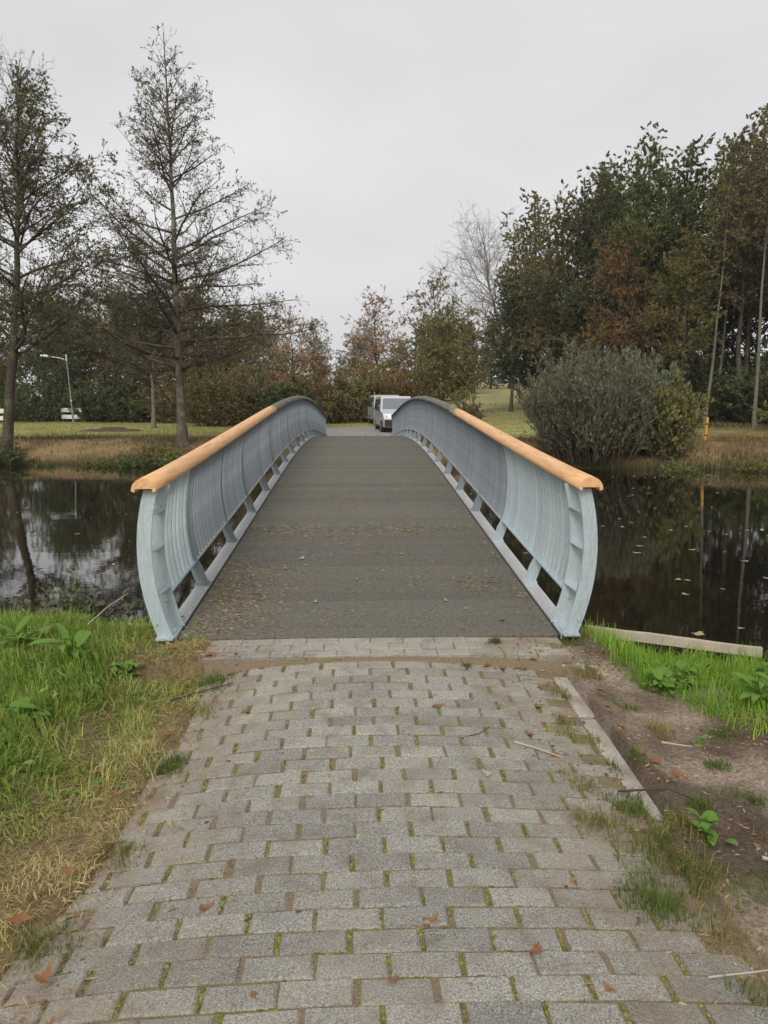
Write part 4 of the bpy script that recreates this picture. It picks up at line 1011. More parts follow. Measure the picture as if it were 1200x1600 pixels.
def col_right(x, y, g):
    f = np.clip(0.15 + 0.9 * (vnoise(x, y, 1.4, 3, 57) - 0.4) + g.normal(0, 0.16, len(x)), 0, 1)
    return blend3(f, (0.22, 0.42, 0.045), (0.42, 0.54, 0.095), (0.62, 0.54, 0.24)) * g.uniform(0.7, 1.25, len(x))[:, None]
blade_obj('grass', 'lush green grass on the bank beyond the bare mud', ((100000, (1.3, 4.9, -3.6, 1.6), d_right, lambda x, y: 0.10 + 0.14 * vnoise(x, y, 1.6, 2, 58) + 0.06 * sstep(2.6, 3.6, x), 0.006, col_right, 62), dict(lean=0.95)))
# sparse tufts: on the path edges and in the mud
tufts = [(0.95, -1.75, .10), (1.06, -2.3, .16), (0.98, -2.62, .14), (1.18, -2.75, .13), (1.10, -3.05, .09), (1.30, -2.15, .10), (1.0, -1.25, .09), (1.06, -1.1, .07), (0.92, -2.05, .12), (1.12, -1.95, .12), (1.38, -2.6, .1), (1.34, -2.95, .09), (1.3, -0.5, .1), (1.42, -0.4, .1), (1.16, -0.75, .1), (1.2, -1.3, .09), (1.24, -1.6, .1), (1.15, -2.1, .14), (1.2, -2.45, .15), (1.5, -0.9, .08), (1.9, -1.2, .1), (1.7, -1.85, .09), (1.95, -2.1, .1), (1.55, -2.45, .12), (1.6, -2.8, .12),
         (1.6, -1.15, .08), (1.72, -1.55, .07), (1.45, -1.95, .07), (1.62, -2.2, .06), (0.85, -0.12, .05), (0.6, -0.45, .05), (-1.02, -1.5, .1), (-1.05, -2.2, .12), (-1.12, -2.7, .12), (1.2, -3.35, .12), (-1.0, -0.9, .12), (-1.0, -0.55, .14), (1.38, -0.02, .13), (1.5, 0.1, .15)]
def top_z(x, y): return np.maximum(ground_z(x, y), np.where((x > -1.2) & (x < 1.2) & (y < 0), path_z(x, y) - 0.004, -9))
tparts = []
for i, (x, y, r) in enumerate(tufts):
    dn = lambda X, Y, x=x, y=y, r=r: np.exp(-((X - x) ** 2 + (Y - y) ** 2) / (2 * (r * .55) ** 2)) * (0.25 + 0.75 * (vnoise(X, Y, 11, 2, 59) > .5))
    dryness = rnd.uniform(0.1, 0.95)
    cf = lambda X, Y, g, q=dryness: blend3(np.clip(q + g.normal(0, .2, len(X)), 0, 1), (0.09, 0.17, 0.025), (0.18, 0.22, 0.05), (0.42, 0.33, 0.14)) * g.uniform(.7, 1.25, len(X))[:, None]
    tparts.append(blades(int(900 * (r / .1)), (x - r, x + r, y - r, y + r), dn, lambda X, Y, r=r: 0.05 + 0.22 * r + 0 * X, 0.0035, cf, 300 + i, zfun=top_z, lean=1.15))
Vs, Fq_, Ft_, Cs, b = [], [], [], [], 0
for V, Fq, Ft, c in tparts:
    Vs.append(V); Fq_.append(Fq + b); Ft_.append(Ft + b); Cs.append(c); b += len(V)
o = link('grass_tufts', np_mesh('grass_tufts', np.concatenate(Vs), [np.concatenate(Fq_), np.concatenate(Ft_)], [M['blade']], False, np.concatenate(Cs)))
tag(o, 'scattered small grass tufts along the path edges and in the mud', 'grass', kind='stuff')
# blades and straw in the paving joints
def d_joint(x, y): return 0.9 * (vnoise(x, y, 2.0, 3, 71) > 0.5) * (0.15 + 0.85 * sstep(0.5, 1.0, np.abs(x)))
blade_obj('joint_grass', 'thin dry grass blades sprouting from the paving joints', ((5200, (-1.1, 1.15, -3.8, -0.42), d_joint, lambda x, y: 0.022 + 0 * x, 0.0025, lambda x, y, g: blend3(g.uniform(0.2, 1, len(x)), (0.09, 0.17, 0.025), (0.2, 0.22, 0.05), (0.46, 0.36, 0.17)) * g.uniform(.7, 1.2, len(x))[:, None], 72), dict(zfun=top_z, lean=1.1)))
# far bank: long tan grass and sedge at the water's edge
def d_far(x, y):
    e = y - shore_far(x); return sstep(-0.35, 0.1, e) * sstep(7.5, 3.0, e) * (0.3 + 0.7 * sstep(0.35, 0.55, vnoise(x, y, 0.8, 3, 81))) * np.where(np.abs(x) < 1.5, 0.3, 1)
def col_far(x, y, g):
    e = y - shore_far(x)
    f = np.clip(0.60 - 0.75 * sstep(2.0, 0.2, e) * vnoise(x, y, 0.6, 2, 82) * 1.3 + 1.1 * (vnoise(x, y, 0.45, 3, 83) - 0.5) + g.normal(0, .15, len(x)), 0, 1)
    return blend3(f, (0.06, 0.075, 0.02), (0.16, 0.115, 0.05), (0.30, 0.21, 0.10)) * g.uniform(.7, 1.2, len(x))[:, None]
blade_obj('bank_grass', 'long tan and brown grass on the far bank above the water', ((100000, (-30, 32, 20, 33), d_far, lambda x, y: 0.10 + 0.24 * vnoise(x, y, 0.6, 2, 84) + 0.2 * sstep(1.2, 0.2, y - shore_far(x)), 0.022, col_far, 85), dict(lean=0.5)))
def d_lawn(x, y):
    e = y - shore_far(x); return sstep(4, 7, e) * sstep(40, 28, e) * np.where((x > -2.4) & (x < 5) & (y < 40.3), 0, 1) * (0.4 + 0.6 * vnoise(x, y, .5, 2, 86))
def col_lawn(x, y, g):
    f = np.clip(0.45 + 1.4 * (vnoise(x, y, 0.25, 3, 87) - 0.5) + g.normal(0, .12, len(x)), 0, 1)
    return blend3(f, (0.24, 0.28, 0.07), (0.40, 0.39, 0.12), (0.48, 0.38, 0.18)) * g.uniform(.75, 1.2, len(x))[:, None]
blade_obj('lawn_grass', 'short green and tan meadow grass beyond the far bank', ((70000, (-45, 30, 27, 64), d_lawn, lambda x, y: 0.10 + 0.10 * vnoise(x, y, 0.5, 2, 88), 0.03, col_lawn, 89), dict(lean=0.6)))
# low scrub at the far waterline
scrub = [(-17.0, 26.6, 'leaf_green', 1.1), (-15.4, 27.4, 'leaf_darkgreen', 1.35), (-12.6, 25.8, 'leaf_olive', 0.6), (-9.6, 26.4, 'leaf_green', 0.8), (-8.4, 27.3, 'leaf_olive', 0.8), (-7.0, 26.6, 'leaf_brown', 0.7), (-4.6, 25.8, 'leaf_brown', 0.7), (5.4, 24.8, 'leaf_brown', 0.9), (7.0, 24.0, 'leaf_brown', 0.9), (15.4, 23.4, 'leaf_olive', 0.8), (12.5, 23.3, 'leaf_green', 0.9), (18.5, 23.4, 'leaf_lime', 0.55), (-17.8, 27.5, 'leaf_darkgreen', 1.1), (-13.4, 27.0, 'leaf_green', 0.5), (-11.6, 26.9, 'leaf_olive', 0.55), (-10.6, 26.6, 'leaf_green', 0.6), (-7.8, 26.4, 'leaf_green', 0.85), (-5.8, 26.4, 'leaf_olive', 0.7), (-9.0, 28.0, 'leaf_olive', 0.7)]
scl = ['ivy green scrub at the water below the leaning tree', 'dark scrub round the foot of the leafy alder', 'low olive scrub at the waterline between the alders', 'green scrub at the water beside the conical alder', 'olive scrub hugging the conical alder trunk', 'brown scrub on the bank past the conical alder', 'brown bank scrub behind the bridge railing', 'brown scrub between the bridge and the willow bush', 'brown scrub at the bridge side foot of the willow bush', 'olive scrub at the water below the yellow green bush', 'green scrub at the water under the willow clump', 'pale reedy tuft at the water below the yellow post', 'dark scrub behind the leaning tree foot', 'small green scrub at the waterline near the leafy alder', 'small olive scrub at the waterline mid way between the alders', 'small green scrub at the waterline toward the conical alder', 'dense green scrub in front of the conical alder root', 'olive scrub at the waterline on the railing side of the conical alder', 'olive scrub behind the conical alder root']
for i, (x, y, lf, s) in enumerate(scrub):
    place_shrub(LOWB, 'bank_scrub', scl[i], x, y, lf, s, i * 1.5, group='low scrub along the far waterline')

# broad-leaved weeds: each leaf its own part
def weed_leaf_mesh(seed, ln, wd, bend):
    r = random.Random(seed); v = []; n = 7
    for k in range(n):
        u = k / (n - 1); w = wd * math.sin(math.pi * (0.06 + 0.94 * u) ** 0.8) ** 0.9 if k < n - 1 else 0.001
        y = ln * u * math.cos(bend * u); z = ln * (0.35 * u + 0.1) - bend * ln * u * u * 0.55
        wob = r.uniform(-.06, .06) * wd
        v += [(-w + wob, y, z + 0.25 * w), (wob, y, z), (w + wob, y, z + 0.25 * w)]
    f = [(3 * k + c, 3 * k + c + 1, 3 * k + c + 4, 3 * k + c + 3) for k in range(n - 1) for c in (0, 1)]
    me = bpy.data.meshes.new('leaf'); me.from_pydata(v, [], f); me.update(); me.materials.append(M['leaf_weed'])
    me.polygons.foreach_set('use_smooth', np.ones(len(f), bool)); return me
DOCK = [weed_leaf_mesh(s, 0.20, 0.022, 0.6 + .25 * (s % 3)) for s in range(5)]
ROUNDL = [weed_leaf_mesh(s + 20, 0.13, 0.030, 0.7 + .25 * (s % 3)) for s in range(5)]
def weed(x, y, kind, n, s, label, dz=0.0):
    e = empty('broadleaf_weed', (x, y, float(top_z(np.array(float(x)), np.array(float(y)))) + dz), rnd.uniform(0, 6))
    for k in range(n):
        q = s * rnd.uniform(0.6, 1.15)
        link('leaf', rnd.choice(kind), e, (rnd.gauss(0, .035) * s, rnd.gauss(0, .035) * s, rnd.uniform(0.0, 0.11) * s), (rnd.uniform(-0.25, 0.55), rnd.uniform(-.3, .3), k * 2.4 + rnd.uniform(-.4, .4)), q)
    return tag(e, label, 'weed', 'broad leaved weeds in the verges')
weed(-1.92, -0.35, DOCK, 30, 1.15, 'long leaved dock plant with yellowing leaves in the lush bank grass')
weed(-1.55, -0.42, ROUNDL, 22, 0.85, 'small round leaved weed between the dock plant and the railing foot')
weed(-1.85, -1.15, ROUNDL, 24, 0.95, 'round leaved weed sunk in the deep green grass')
weed(-2.35, -0.1, DOCK, 22, 1.1, 'dock plant at the crest of the lush green bank')
weed(-2.0, -1.75, ROUNDL, 10, 0.8, 'clover sized weed in the yellowing grass')
weed(1.80, -0.62, ROUNDL, 44, 0.95, 'leafy round leaved weed at the top edge of the mud')
weed(2.0, -0.48, ROUNDL, 40, 1.05, 'spreading light green weed behind the weed on the mud edge')
weed(2.30, -0.85, DOCK, 26, 1.1, 'dock plant in the lush grass beside the mud')
weed(2.55, -0.55, ROUNDL, 34, 1.1, 'big round leaved weed deep in the grass beyond the mud')
weed(1.37, -2.18, ROUNDL, 26, 0.62, 'small leafy weed beside the end of the kerb')
weed(1.50, -2.62, ROUNDL, 18, 0.5, 'little weed growing in the mud below the kerb end')
weed(1.75, -1.30, ROUNDL, 7, 0.45, 'tiny seedling weed in the middle of the mud')
weed(1.95, -1.75, ROUNDL, 8, 0.5, 'tiny seedling weed near the outer edge of the mud')
def ground_cover(n, region, dens, seed, name, label):
    g = np.random.default_rng(seed); x0, x1, y0, y1 = region
    x = g.uniform(x0, x1, n); y = g.uniform(y0, y1, n); ok = g.uniform(0, 1, n) < dens(x, y) * (vnoise(x, y, 2.4, 2, seed % 60) > .5); x, y = x[ok], y[ok]; n = len(x)
    C = np.stack([x, y, ground_z(x, y) + g.uniform(.02, .12, n)], -1); a = g.uniform(0, 6.28, n)
    V, F = leaves(C, np.stack([np.cos(a), np.sin(a), g.uniform(0, .9, n)], -1), 0.05, 0.19, g)
    return tag(link(name, np_mesh(name, V, F, [M['leaf_weed']])), label, 'weeds', kind='stuff')
ground_cover(5200, (-3.6, -1.1, -3.2, 1.6), lambda x, y: d_left(x, y) * (1 - left_dry(x, y)), 111, 'herb_cover', 'small broad herb leaves mixed through the lush bank grass')
ground_cover(3200, (1.5, 4.2, -2.5, 1.0), d_right, 112, 'herb_cover', 'small broad herb leaves in the grass beyond the mud')
BR_ = mesh_shrub(shrub_spec(221, 0.62, 0.9, 26, 3.5, 0.075, 0.34, 1.0, 14.0, -0.1, 0.004, 0.0025, min3=0.08, tri=False))
place_shrub(BR_, 'bramble', 'small bramble with grey green leaves at the water edge of the lush bank', -2.55, 1.25, 'leaf_willow', 1.0, 0.4, z=-0.32)
place_shrub(BR_, 'bramble', 'sprawling leafy bramble in the tall grass by the bleached beam', 3.6, 0.25, 'leaf_lime', 0.9, 2.4, z=-0.30)

# ------------------------------------------------------------------ fallen leaves, twigs, straw
def dead_leaf(seed, ln=0.06):
    """lobed oak-like leaf, curled"""
    r = random.Random(seed); n = 18; v = [(0, 0, 0)]; out = []
    for k in range(n):
        a = 2 * math.pi * k / n; rr = ln * (0.62 + 0.20 * math.cos(3 * a) + 0.12 * math.cos(7 * a + r.random()) + r.uniform(-.06, .06))
        x, y = rr * math.cos(a) * 0.62, rr * math.sin(a)
        v.append((x, y, r.uniform(.5, 1.3) * (x * x + y * y) * 5.5 + r.uniform(0, .004)))
    f = [(0, 1 + k, 1 + (k + 1) % n) for k in range(n)]
    v += [(-.0015, -ln * .55, .002), (.0015, -ln * .55, .002), (.001, -ln * 1.05, .012), (-.001, -ln * 1.05, .012)]; f.append((n + 1, n + 2, n + 3, n + 4))
    return v, f
DL = []
for s in range(6):
    v, f = dead_leaf(s); me = bpy.data.meshes.new('fallen_leaf'); me.from_pydata(v, [], f); me.update(); me.materials.append(M['leaf_dead']); DL.append(me)
def drop_leaf(x, y, s, label, grp, pale=False, z=None):
    zz = (float(top_z(np.array(float(x)), np.array(float(y)))) if z is None else z) + 0.006
    o = link('fallen_leaf', rnd.choice(DL), None, (x, y, zz), (rnd.uniform(-.15, .15), rnd.uniform(-.15, .15), rnd.uniform(0, 6.3)), s)
    o.material_slots[0].link = 'OBJECT'; o.material_slots[0].material = M['leaf_deadpale' if pale else 'leaf_dead']
    return tag(o, label, 'leaf', grp)
for (x, y, s) in ((0.15, -2.72, 0.75), (0.48, -2.86, 0.7), (0.36, -1.02, 0.8), (0.02, -2.98, 0.45), (-0.62, -2.6, 0.7), (0.82, -1.3, .8), (0.9, -1.5, .7), (0.95, -0.95, .8), (-0.3, -1.9, .4), (0.66, -3.02, .45), (-0.72, -1.0, .7)):
    drop_leaf(x, y, s, 'curled orange brown leaf lying on the grey brick paving', 'fallen leaves on the paving')
for (x, y, s) in ((0.75, -0.4, .9), (0.85, -0.42, .8), (0.98, -0.40, .8), (0.62, -0.41, .7), (1.06, -0.36, .7), (-0.9, -0.42, .8), (-0.7, -0.4, .6), (-1.05, -0.3, .9)):
    drop_leaf(x, y, s, 'brown leaf caught along the lip below the bridge deck', 'fallen leaves along the lip')
for (x, y, s) in ((1.40, -1.55, .95), (1.48, -1.62, 1.1), (1.34, -1.5, .9), (1.58, -1.1, .8), (1.98, -1.62, .9), (2.06, -1.66, .7), (1.75, -2.05, .9), (1.85, -2.25, .8), (1.36, -0.95, .8), (1.35, -1.2, .7), (1.52, -2.9, .8), (1.4, -0.7, .7)):
    drop_leaf(x, y, s, 'orange brown leaf lying on the bare mud', 'fallen leaves on the mud')
for (x, y, s) in ((-1.12, -1.2, .9), (-1.18, -2.35, .9), (-1.25, -2.6, 1.0), (-1.05, -2.9, .9), (-1.1, -3.1, .9), (-1.2, -1.75, .8), (-1.3, -0.25, 1.0), (-1.15, -0.55, .9)):
    drop_leaf(x, y, s, 'brown leaf tangled in the dry grass beside the paving', 'fallen leaves in the dry grass', z=float(top_z(np.array(x), np.array(y))) + 0.03)
drop_leaf(0.52, -1.72, 0.75, 'single pale cream leaf lying on the grey brick paving', None, True)
for (x, y, s) in ((-0.62, 2.05, .9), (-0.75, 1.7, .7), (-0.1, 1.35, .6), (-0.42, 0.75, .6), (0.62, 0.75, .6), (0.15, 1.6, .5), (0.98, 0.28, .8), (-0.25, 2.6, .5), (0.35, 2.2, .5), (-0.98, 0.45, .6), (0.75, 0.55, .5)):
    drop_leaf(x, y, s, 'small pale leaf lying on the gritty bridge deck', 'fallen leaves on the deck', x < 0.9, float(zdeck(y)) + 0.002)
def twig(pts, r, mat, label, z0=None):
    P = []
    for (x, y, dz) in pts:
        P.append((x, y, float(top_z(np.array(float(x)), np.array(float(y)))) + r + 0.003 + dz))
    c = Vector(P[0]); mb = MB(); mb.tube([Vector(p) - c for p in P], [r * (1 - .5 * k / (len(P) - 1)) for k in range(len(P))], 5)
    o = mb.build('fallen_twig', mat, None, loc=c); return tag(o, label, 'twig')
twig([(0.72, -1.40, 0), (0.82, -1.46, .004), (0.93, -1.53, .002)], .006, M['timber_pale'], 'pale straight twig lying across the bricks near the kerb')
twig([(0.98, -2.98, .01), (1.15, -2.96, .02), (1.3, -2.93, .01)], .004, M['timber_pale'], 'thin pale twig lying at the outer edge of the paving')
twig([(-1.2, -0.75, .02), (-1.05, -0.68, .02), (-0.85, -0.60, .01)], .006, M['timber_dark'], 'dark twig lying where the paving meets the bank grass')
twig([(0.45, -1.38, 0), (0.55, -1.33, .006), (0.62, -1.24, 0)], .003, M['timber_dark'], 'thin dark bent twig on the bricks')
twig([(1.10, -1.85, .02), (1.30, -1.92, .02), (1.42, -1.93, .01)], .006, M['timber_dark'], 'dark twig across the end of the kerb')
twig([(1.52, -1.33, .01), (1.60, -1.34, .012), (1.66, -1.38, .01)], .006, M['timber_pale'], 'bleached twig lying in the middle of the mud')
twig([(1.95, -1.68, .01), (2.05, -1.76, .012)], .005, M['timber_pale'], 'short pale twig beside the mud leaves')
twig([(1.50, -2.35, .01), (1.72, -2.55, .03), (1.88, -2.72, .01)], .008, M['timber_pale'], 'grey broken stick at the outer edge of the mud')
twig([(-1.95, 0.05, .12), (-1.85, 0.18, .22), (-1.75, 0.32, .30)], .004, M['timber_pale'], 'dry upright stalk leaning in the lush bank grass')
# loose straw and leaf fragments
def flecks(n, region, dens, zfun, ln, wd, mat, seed, name, label, cat, lift=0.004):
    g = np.random.default_rng(seed); x0, x1, y0, y1 = region
    x = g.uniform(x0, x1, n); y = g.uniform(y0, y1, n); ok = g.uniform(0, 1, n) < dens(x, y); x, y = x[ok], y[ok]; n = len(x)
    z = zfun(x, y) + lift; a = g.uniform(0, 2 * np.pi, n); l = ln * g.uniform(.4, 1.4, n); w = wd * g.uniform(.6, 1.4, n)
    d = np.stack([np.cos(a), np.sin(a), g.normal(0, .12, n)], -1); s = np.stack([-np.sin(a), np.cos(a), g.normal(0, .25, n)], -1)
    c = np.stack([x, y, z], -1)
    V = np.stack([c - d * l[:, None], c + s * w[:, None], c + d * l[:, None], c - s * w[:, None] + np.array([0, 0, .003])], 1).reshape(-1, 3)
    o = link(name, np_mesh(name, V, np.arange(n * 4).reshape(n, 4), [mat])); return tag(o, label, cat, kind='stuff')
dz_ = lambda x, y: zdeck(y)
flecks(34000, (-1.31, 1.31, 0.03, 7.0), lambda x, y: np.clip(1.0 * np.exp(-((x + 1.08) ** 2 / .09 + (y - 0.75) ** 2 / .7)) + 0.9 * np.exp(-((x - 1.0) ** 2 / .025 + (y - 1.25) ** 2 / .05)) + .035 * (vnoise(x, y, 1.2, 2, 90) > .5) + .25 * sstep(1.1, 1.3, np.abs(x)) * (vnoise(x, y, 1.5, 2, 96) > .45) + .4 * np.exp(-((y - 3.3) ** 2 / .06)) * (vnoise(x, y, 2, 2, 91) > .5), 0, 1), dz_, 0.022, 0.003, M['straw'], 91, 'deck_straw', 'dry straw and chaff swept onto the bridge deck', 'straw')
flecks(4200, (-1.15, 1.25, -3.8, -0.05), lambda x, y: np.clip(sstep(.55, 1.1, np.abs(x)) * .7 * (vnoise(x, y, 1.5, 2, 92) > .42) + .06 + .55 * np.exp(-((y + .40) ** 2 / .0012)) * sstep(.2, .6, np.abs(x)), 0, 1), top_z, 0.016, 0.0028, M['straw'], 93, 'path_litter', 'straw bits and crumbled leaves littering the paving', 'litter')
flecks(1500, (-1.15, 1.3, -3.8, -0.05), lambda x, y: np.clip(sstep(.6, 1.1, np.abs(x)) * .8 * (vnoise(x, y, 1.9, 2, 94) > .48) + .03 + .7 * np.exp(-((y + .40) ** 2 / .0012)) * sstep(.1, .5, np.abs(x)), 0, 1), top_z, 0.014, 0.008, M['leaf_dead'], 95, 'leaf_crumbs', 'rusty crumbled leaf bits along the paving edges', 'litter', 0.005)
flecks(2600, (1.1, 2.6, -3.5, -0.05), lambda x, y: 0.3 + 0.7 * (vnoise(x, y, 2.2, 3, 73) > .52), top_z, 0.014, 0.004, M['straw'], 97, 'mud_litter', 'straw bits and crumbs scattered over the bare mud', 'litter', 0.006)
flecks(1100, (-1.9, -0.85, -3.8, -0.1), lambda x, y: sstep(.5, .0, np.abs(x + 1.2)), top_z, 0.03, 0.003, M['straw'], 98, 'verge_straw', 'matted dead straw between the paving and the bank grass', 'straw', 0.02)

flecks(800, (1.1, 2.5, -3.4, -0.05), lambda x, y: 0.8 * (vnoise(x, y, 2.6, 3, 74) > .52), top_z, 0.011, 0.007, M['leaf_dead'], 121, 'mud_leaf_crumbs', 'broken brown leaf bits trodden into the mud', 'litter', 0.006)
# floating leaves
FL = []
for s in range(4):
    v, f = dead_leaf(s + 40, .07); v = [(a, b, c * 0.15) for a, b, c in v]
    me = bpy.data.meshes.new('floating_leaf'); me.from_pydata(v, [], f); me.update(); me.materials.append(M['leaf_float']); FL.append(me)
fl_right = [(3.2 + 9 * rnd.random() ** 1.2, 3.0 + 14 * rnd.random() ** 1.5) for _ in range(85)]
for (x, y) in fl_right:
    o = link('floating_leaf', rnd.choice(FL), None, (x, y, WATER_Z + 0.004), (0, 0, rnd.uniform(0, 6)), rnd.uniform(.8, 1.7))
    tag(o, 'pale leaf floating on the dark water beside the bright new railing bays', 'leaf', 'leaves floating beside the two new bays')
for _ in range(22):
    o = link('floating_leaf', rnd.choice(FL), None, (rnd.uniform(-7, -1.9), rnd.uniform(3.2, 9), WATER_Z + 0.004), (0, 0, rnd.uniform(0, 6)), rnd.uniform(.7, 1.3))
    tag(o, 'pale leaf floating on the water that mirrors the alders', 'leaf', 'leaves floating on the alder side')
flecks(2600, (1.6, 18, 2.0, 22), lambda x, y: 0.22 * (vnoise(x, y, .7, 3, 99) > .46), lambda x, y: 0 * x + WATER_Z, 0.05, 0.03, M['leaf_float'], 101, 'floating_litter', 'specks of fallen leaf drifting on the dark water', 'leaves', 0.003)
flecks(900, (-14, -1.6, 2.5, 16), lambda x, y: 0.35 * (vnoise(x, y, .8, 3, 100) > .5), lambda x, y: 0 * x + WATER_Z, 0.04, 0.025, M['leaf_float'], 102, 'floating_litter', 'specks of leaf drifting on the water below the alders', 'leaves', 0.003)

# ------------------------------------------------------------------ vans, lamp, barriers, post
def make_van(name, label, x, y, rz, paint, sc_=1.0):
    e = empty(name, (x, y, float(ground_z(np.array(x), np.array(y))) + 0.035), rz); e.scale = (sc_,) * 3
    tag(e, label, 'van', 'vans parked beyond the bridge')
    prof = [(0.10, 0.30), (0.0, 0.48), (0.0, 0.72), (0.06, 0.92), (0.16, 1.02), (0.82, 1.20), (1.55, 1.84), (1.85, 1.94), (4.55, 1.95), (4.82, 1.78), (4.90, 1.10), (4.90, 0.45), (4.82, 0.30)]
    def hw(z, yy):
        w = 0.95 - 0.13 * max(0, (z - 1.08) / 0.87) - 0.03 * max(0, (0.6 - z) / 0.3)
        return w - 0.10 * max(0, 1 - yy / 0.45)
    mb = MB(); mb.prism([(-hw(z, yy), yy, z) for yy, z in prof], [(hw(z, yy), yy, z) for yy, z in prof])
    mb.build('body', paint, e, bevel=0.05, seg=2)
    # windscreen
    def onscreen(u, v_):     # u across -1..1, v up 0..1
        yy = 0.82 + (1.55 - 0.82) * v_; z = 1.20 + 0.64 * v_
        return Vector((u * (hw(z, yy) - 0.03), yy - 0.012, z + 0.012))
    q = [onscreen(-.93, .07), onscreen(.93, .07), onscreen(.91, .95), onscreen(-.91, .95)]
    mb = MB(); mb.prism(q, [p + Vector((0, .02, -.02)) for p in q]); mb.build('windscreen', M['glass'], e)
    for s in (-1, 1):
        def side(yy, z): return Vector((s * (hw(z, 1) + 0.006), yy, z))
        for poly in ([(1.12, 1.22), (1.95, 1.22), (1.95, 1.78), (1.66, 1.78)], [(2.05, 1.22), (3.25, 1.22), (3.25, 1.78), (2.05, 1.78)], [(3.37, 1.22), (4.6, 1.22), (4.5, 1.78), (3.37, 1.78)]):
            pa = [side(*p) for p in poly]; mb = MB(); mb.prism(pa, [p - Vector((s * .02, 0, 0)) for p in pa]); mb.build('side_window', M['glass_dark'], e)
        mb = MB(); mb.box((s * 1.06, 1.22, 1.28), (0.16, 0.10, 0.22)); mb.box((s * .96, 1.24, 1.22), (0.1, 0.05, 0.05)); mb.build('mirror', M['black_plastic'], e, bevel=.02)
        mb = MB(); pa = [Vector((s * .42, -.003, .80)), Vector((s * .84, .06, .80)), Vector((s * .86, .12, .98)), Vector((s * .46, .055, .96))]
        mb.prism(pa, [p + Vector((0, .05, 0)) for p in pa]); mb.build('headlight', M['lamp_glass'], e)
        for yy in (0.92, 3.92):
            w = MB(); w.tube([(s * 0.70, yy, .33), (s * 0.93, yy, .33)], .33, 20); wh = w.build('wheel', M['tyre'], e, bevel=.02)
            w = MB(); w.tube([(s * .925, yy, .33), (s * .945, yy, .33)], .20, 16); w.build('rim', M['rim'], wh)
        mb = MB(); mb.box((s * .945, 2.4, .34), (.03, 2.3, .1)); mb.build('sill', M['black_plastic'], e)
        mb = MB(); mb.box((s * .963, 2.02, 1.08), (.012, .16, .03)); mb.build('door_handle', M['black_plastic'], e)
        mb = MB(); mb.box((s * .953, 2.0, .78), (.008, .012, .8)); mb.box((s * .953, 3.3, .78), (.008, .012, .8)); mb.build('door_seam', M['black_plastic'], e)
    mb = MB(); mb.box((0, -.012, .52), (1.62, .06, .36)); mb.build('bumper', M['black_plastic'], e, bevel=.02)
    mb = MB()
    for z in (.76, .81, .86): mb.box((0, .012, z), (.82, .05, .022))
    mb.build('grille', M['black_plastic'], e)
    mb = MB(); mb.box((0, -.05, .50), (.52, .012, .11)); mb.build('number_plate', M['yellow'], e)
    return e
make_van('van', 'silver van with black bumper parked beyond the bridge', 2.16, 34.2, R(4.0), M['van_paint'])
make_van('van', 'pale grey van half hidden behind the silver van', 1.95, 41.0, R(5.0), M['van_paint2'], 0.98)

def gz1(x, y): return float(ground_z(np.array(float(x)), np.array(float(y))))
lx, ly = -22.4, 54.5
e = empty('lamp_post', (lx, ly, gz1(lx, ly))); tag(e, 'slim grey street lamp with outreach arm on the lawn', 'street lamp')
e.rotation_euler = (0, R(-3.0), 0)
mb = MB(); mb.tube([(0, 0, -.1), (0, 0, 1.1), (0, 0, 1.15), (0, 0, 4.9)], [.085, .085, .06, .045], 8); mb.build('pole', M['lamp_pole'], e)
mb = MB(); mb.tube([(0, 0, 1.72), (0, 0, 1.86)], .075, 8); mb.build('collar', M['lamp_head'], e)
mb = MB(); mb.tube([(0, 0, 4.85), (0, 0, 5.35)], .05, 8); mb.tube([(0, 0, 4.9), (-.5, 0, 5.1), (-1.25, 0, 5.25)], .035, 6); mb.build('arm', M['lamp_head'], e)
mb = MB(); mb.loft([[(-1.2, -.06, 5.22), (-1.2, .06, 5.22), (-1.2, .05, 5.32), (-1.2, -.05, 5.32)], [(-1.6, -.13, 5.24), (-1.6, .13, 5.24), (-1.6, .09, 5.42), (-1.6, -.09, 5.42)], [(-1.95, -.09, 5.30), (-1.95, .09, 5.30), (-1.95, .05, 5.42), (-1.95, -.05, 5.42)]])
mb.build('lamp_head', M['lamp_head'], e, bevel=.015)

def barrier(x, y, w, rz, label):
    e = empty('board_barrier', (x, y, gz1(x, y)), rz); tag(e, label, 'barrier', 'white board barriers at the lawn edge')
    for q in (-w / 2 + .12, 0, w / 2 - .12):
        mb = MB(); mb.box((q, .06, .5), (.1, .1, 1.2)); mb.build('post', M['grey_post'], e, bevel=.01)
    for z in (0.42, 0.98):
        mb = MB(); mb.box((0, -.02, z), (w, .05, .34)); mb.build('board', M['white_board'], e, bevel=.012)
    return e
barrier(-23.8, 58.0, 1.75, 0.05, 'short white board barrier standing beside the street lamp')
barrier(-29.3, 54.5, 4.2, 0.0, 'long white board barrier seen beside the leafy alder trunk')
e = empty('rail_fence', (-26.2, 58.2, gz1(-26.2, 58.2))); tag(e, 'low weathered rail fence leading up to the short white barrier', 'fence')
for q in (-1.6, 0, 1.35):
    mb = MB(); mb.box((q, 0, .45), (.11, .11, 1.1)); mb.build('post', M['timber_dark'], e, bevel=.01)
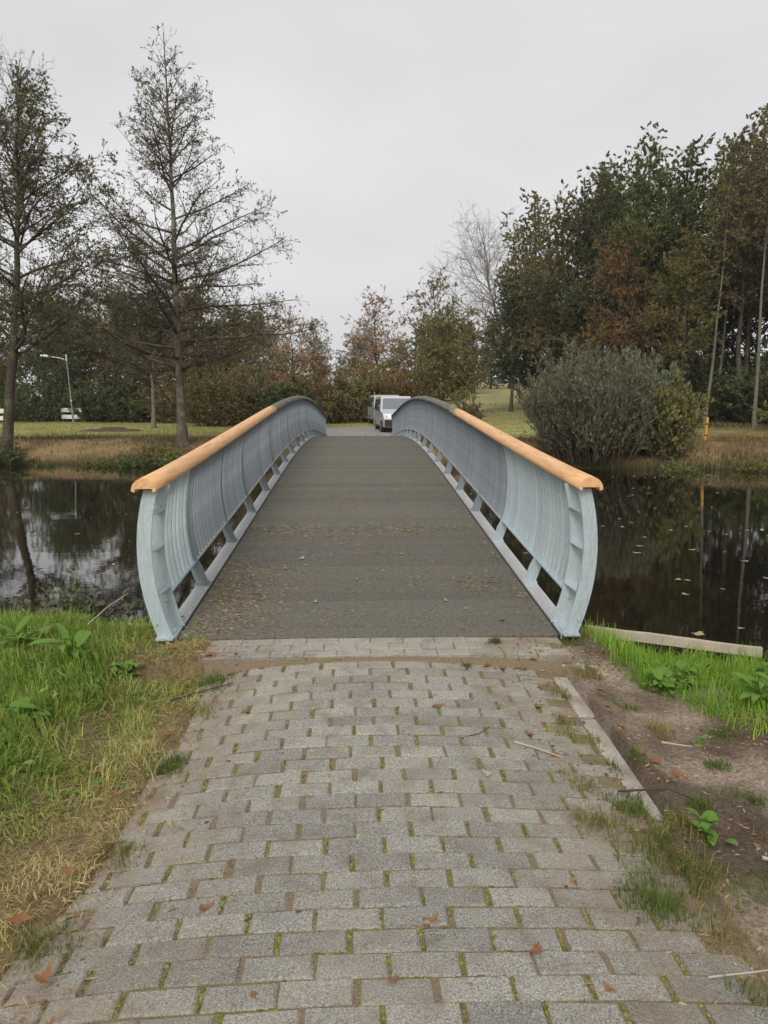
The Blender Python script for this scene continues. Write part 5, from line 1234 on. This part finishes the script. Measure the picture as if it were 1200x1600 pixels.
mb = MB(); mb.box((-.1, -.07, .72), (3.3, .04, .12)); mb.build('rail', M['timber_dark'], e)

px_, py_ = 15.5, 27.8
e = empty('marker_post', (px_, py_, gz1(px_, py_))); tag(e, 'slanting yellow marker post with black bands on the brown bank', 'post'); e.rotation_euler = (0, R(4), 0)
mb = MB(); mb.tube([(0, 0, -.1), (0, 0, 0.98)], .055, 10); mb.build('shaft', M['yellow'], e)
mb = MB(); mb.tube([(0, 0, .22), (0, 0, .28)], .057, 10); mb.tube([(0, 0, .72), (0, 0, .78)], .057, 10); mb.build('band', M['black_plastic'], e)
mb = MB(); mb.tube([(0, 0, 0.98), (0, 0, 1.04)], [.062, .04], 10); mb.build('cap', M['yellow'], e)


hxs, hys = np.meshgrid(np.linspace(-2.1, 2.1, 40), np.linspace(-.8, .8, 16))
hzs = 0.26 * np.clip(1 - (hxs / 2.1) ** 2, 0, 1) ** .7 * np.clip(1 - (hys / .8) ** 2, 0, 1) * (0.5 + vnoise(hxs + 9, hys + 9, 2.2, 3, 44)) - 0.03
hi_ = np.arange(hxs.size).reshape(hxs.shape); HF = np.stack([hi_[:-1, :-1], hi_[:-1, 1:], hi_[1:, 1:], hi_[1:, :-1]], -1).reshape(-1, 4)
M['heap'] = simple('leaf_mould', (0.085, 0.05, 0.03), 0.95, var=0.5, scale=14, bump=0.9)
o = link('leaf_heap', np_mesh('leaf_heap', np.stack([hxs.ravel(), hys.ravel(), hzs.ravel()], -1), HF, [M['heap']], True), None, (-14.8, 40.2, gz1(-14.8, 40.2)))
tag(o, 'long low heap of dark brown leaf mould on the lawn between the alders', 'heap')

# ------------------------------------------------------------------ haze
mb = MB(); mb.box((0, 70, 12.5), (420, 180, 29.8))
t = NT('thin_haze'); v = t.node('ShaderNodeVolumePrincipled', Density=0.0004, Anisotropy=0.2); v.inputs['Color'].default_value = (0.93, 0.95, 1.0, 1)
t.l.new(v.outputs[0], t.out.inputs['Volume'])
hz = mb.build('haze', t.m); tag(hz, 'thin grey autumn haze hanging over the park', 'haze', kind='stuff')
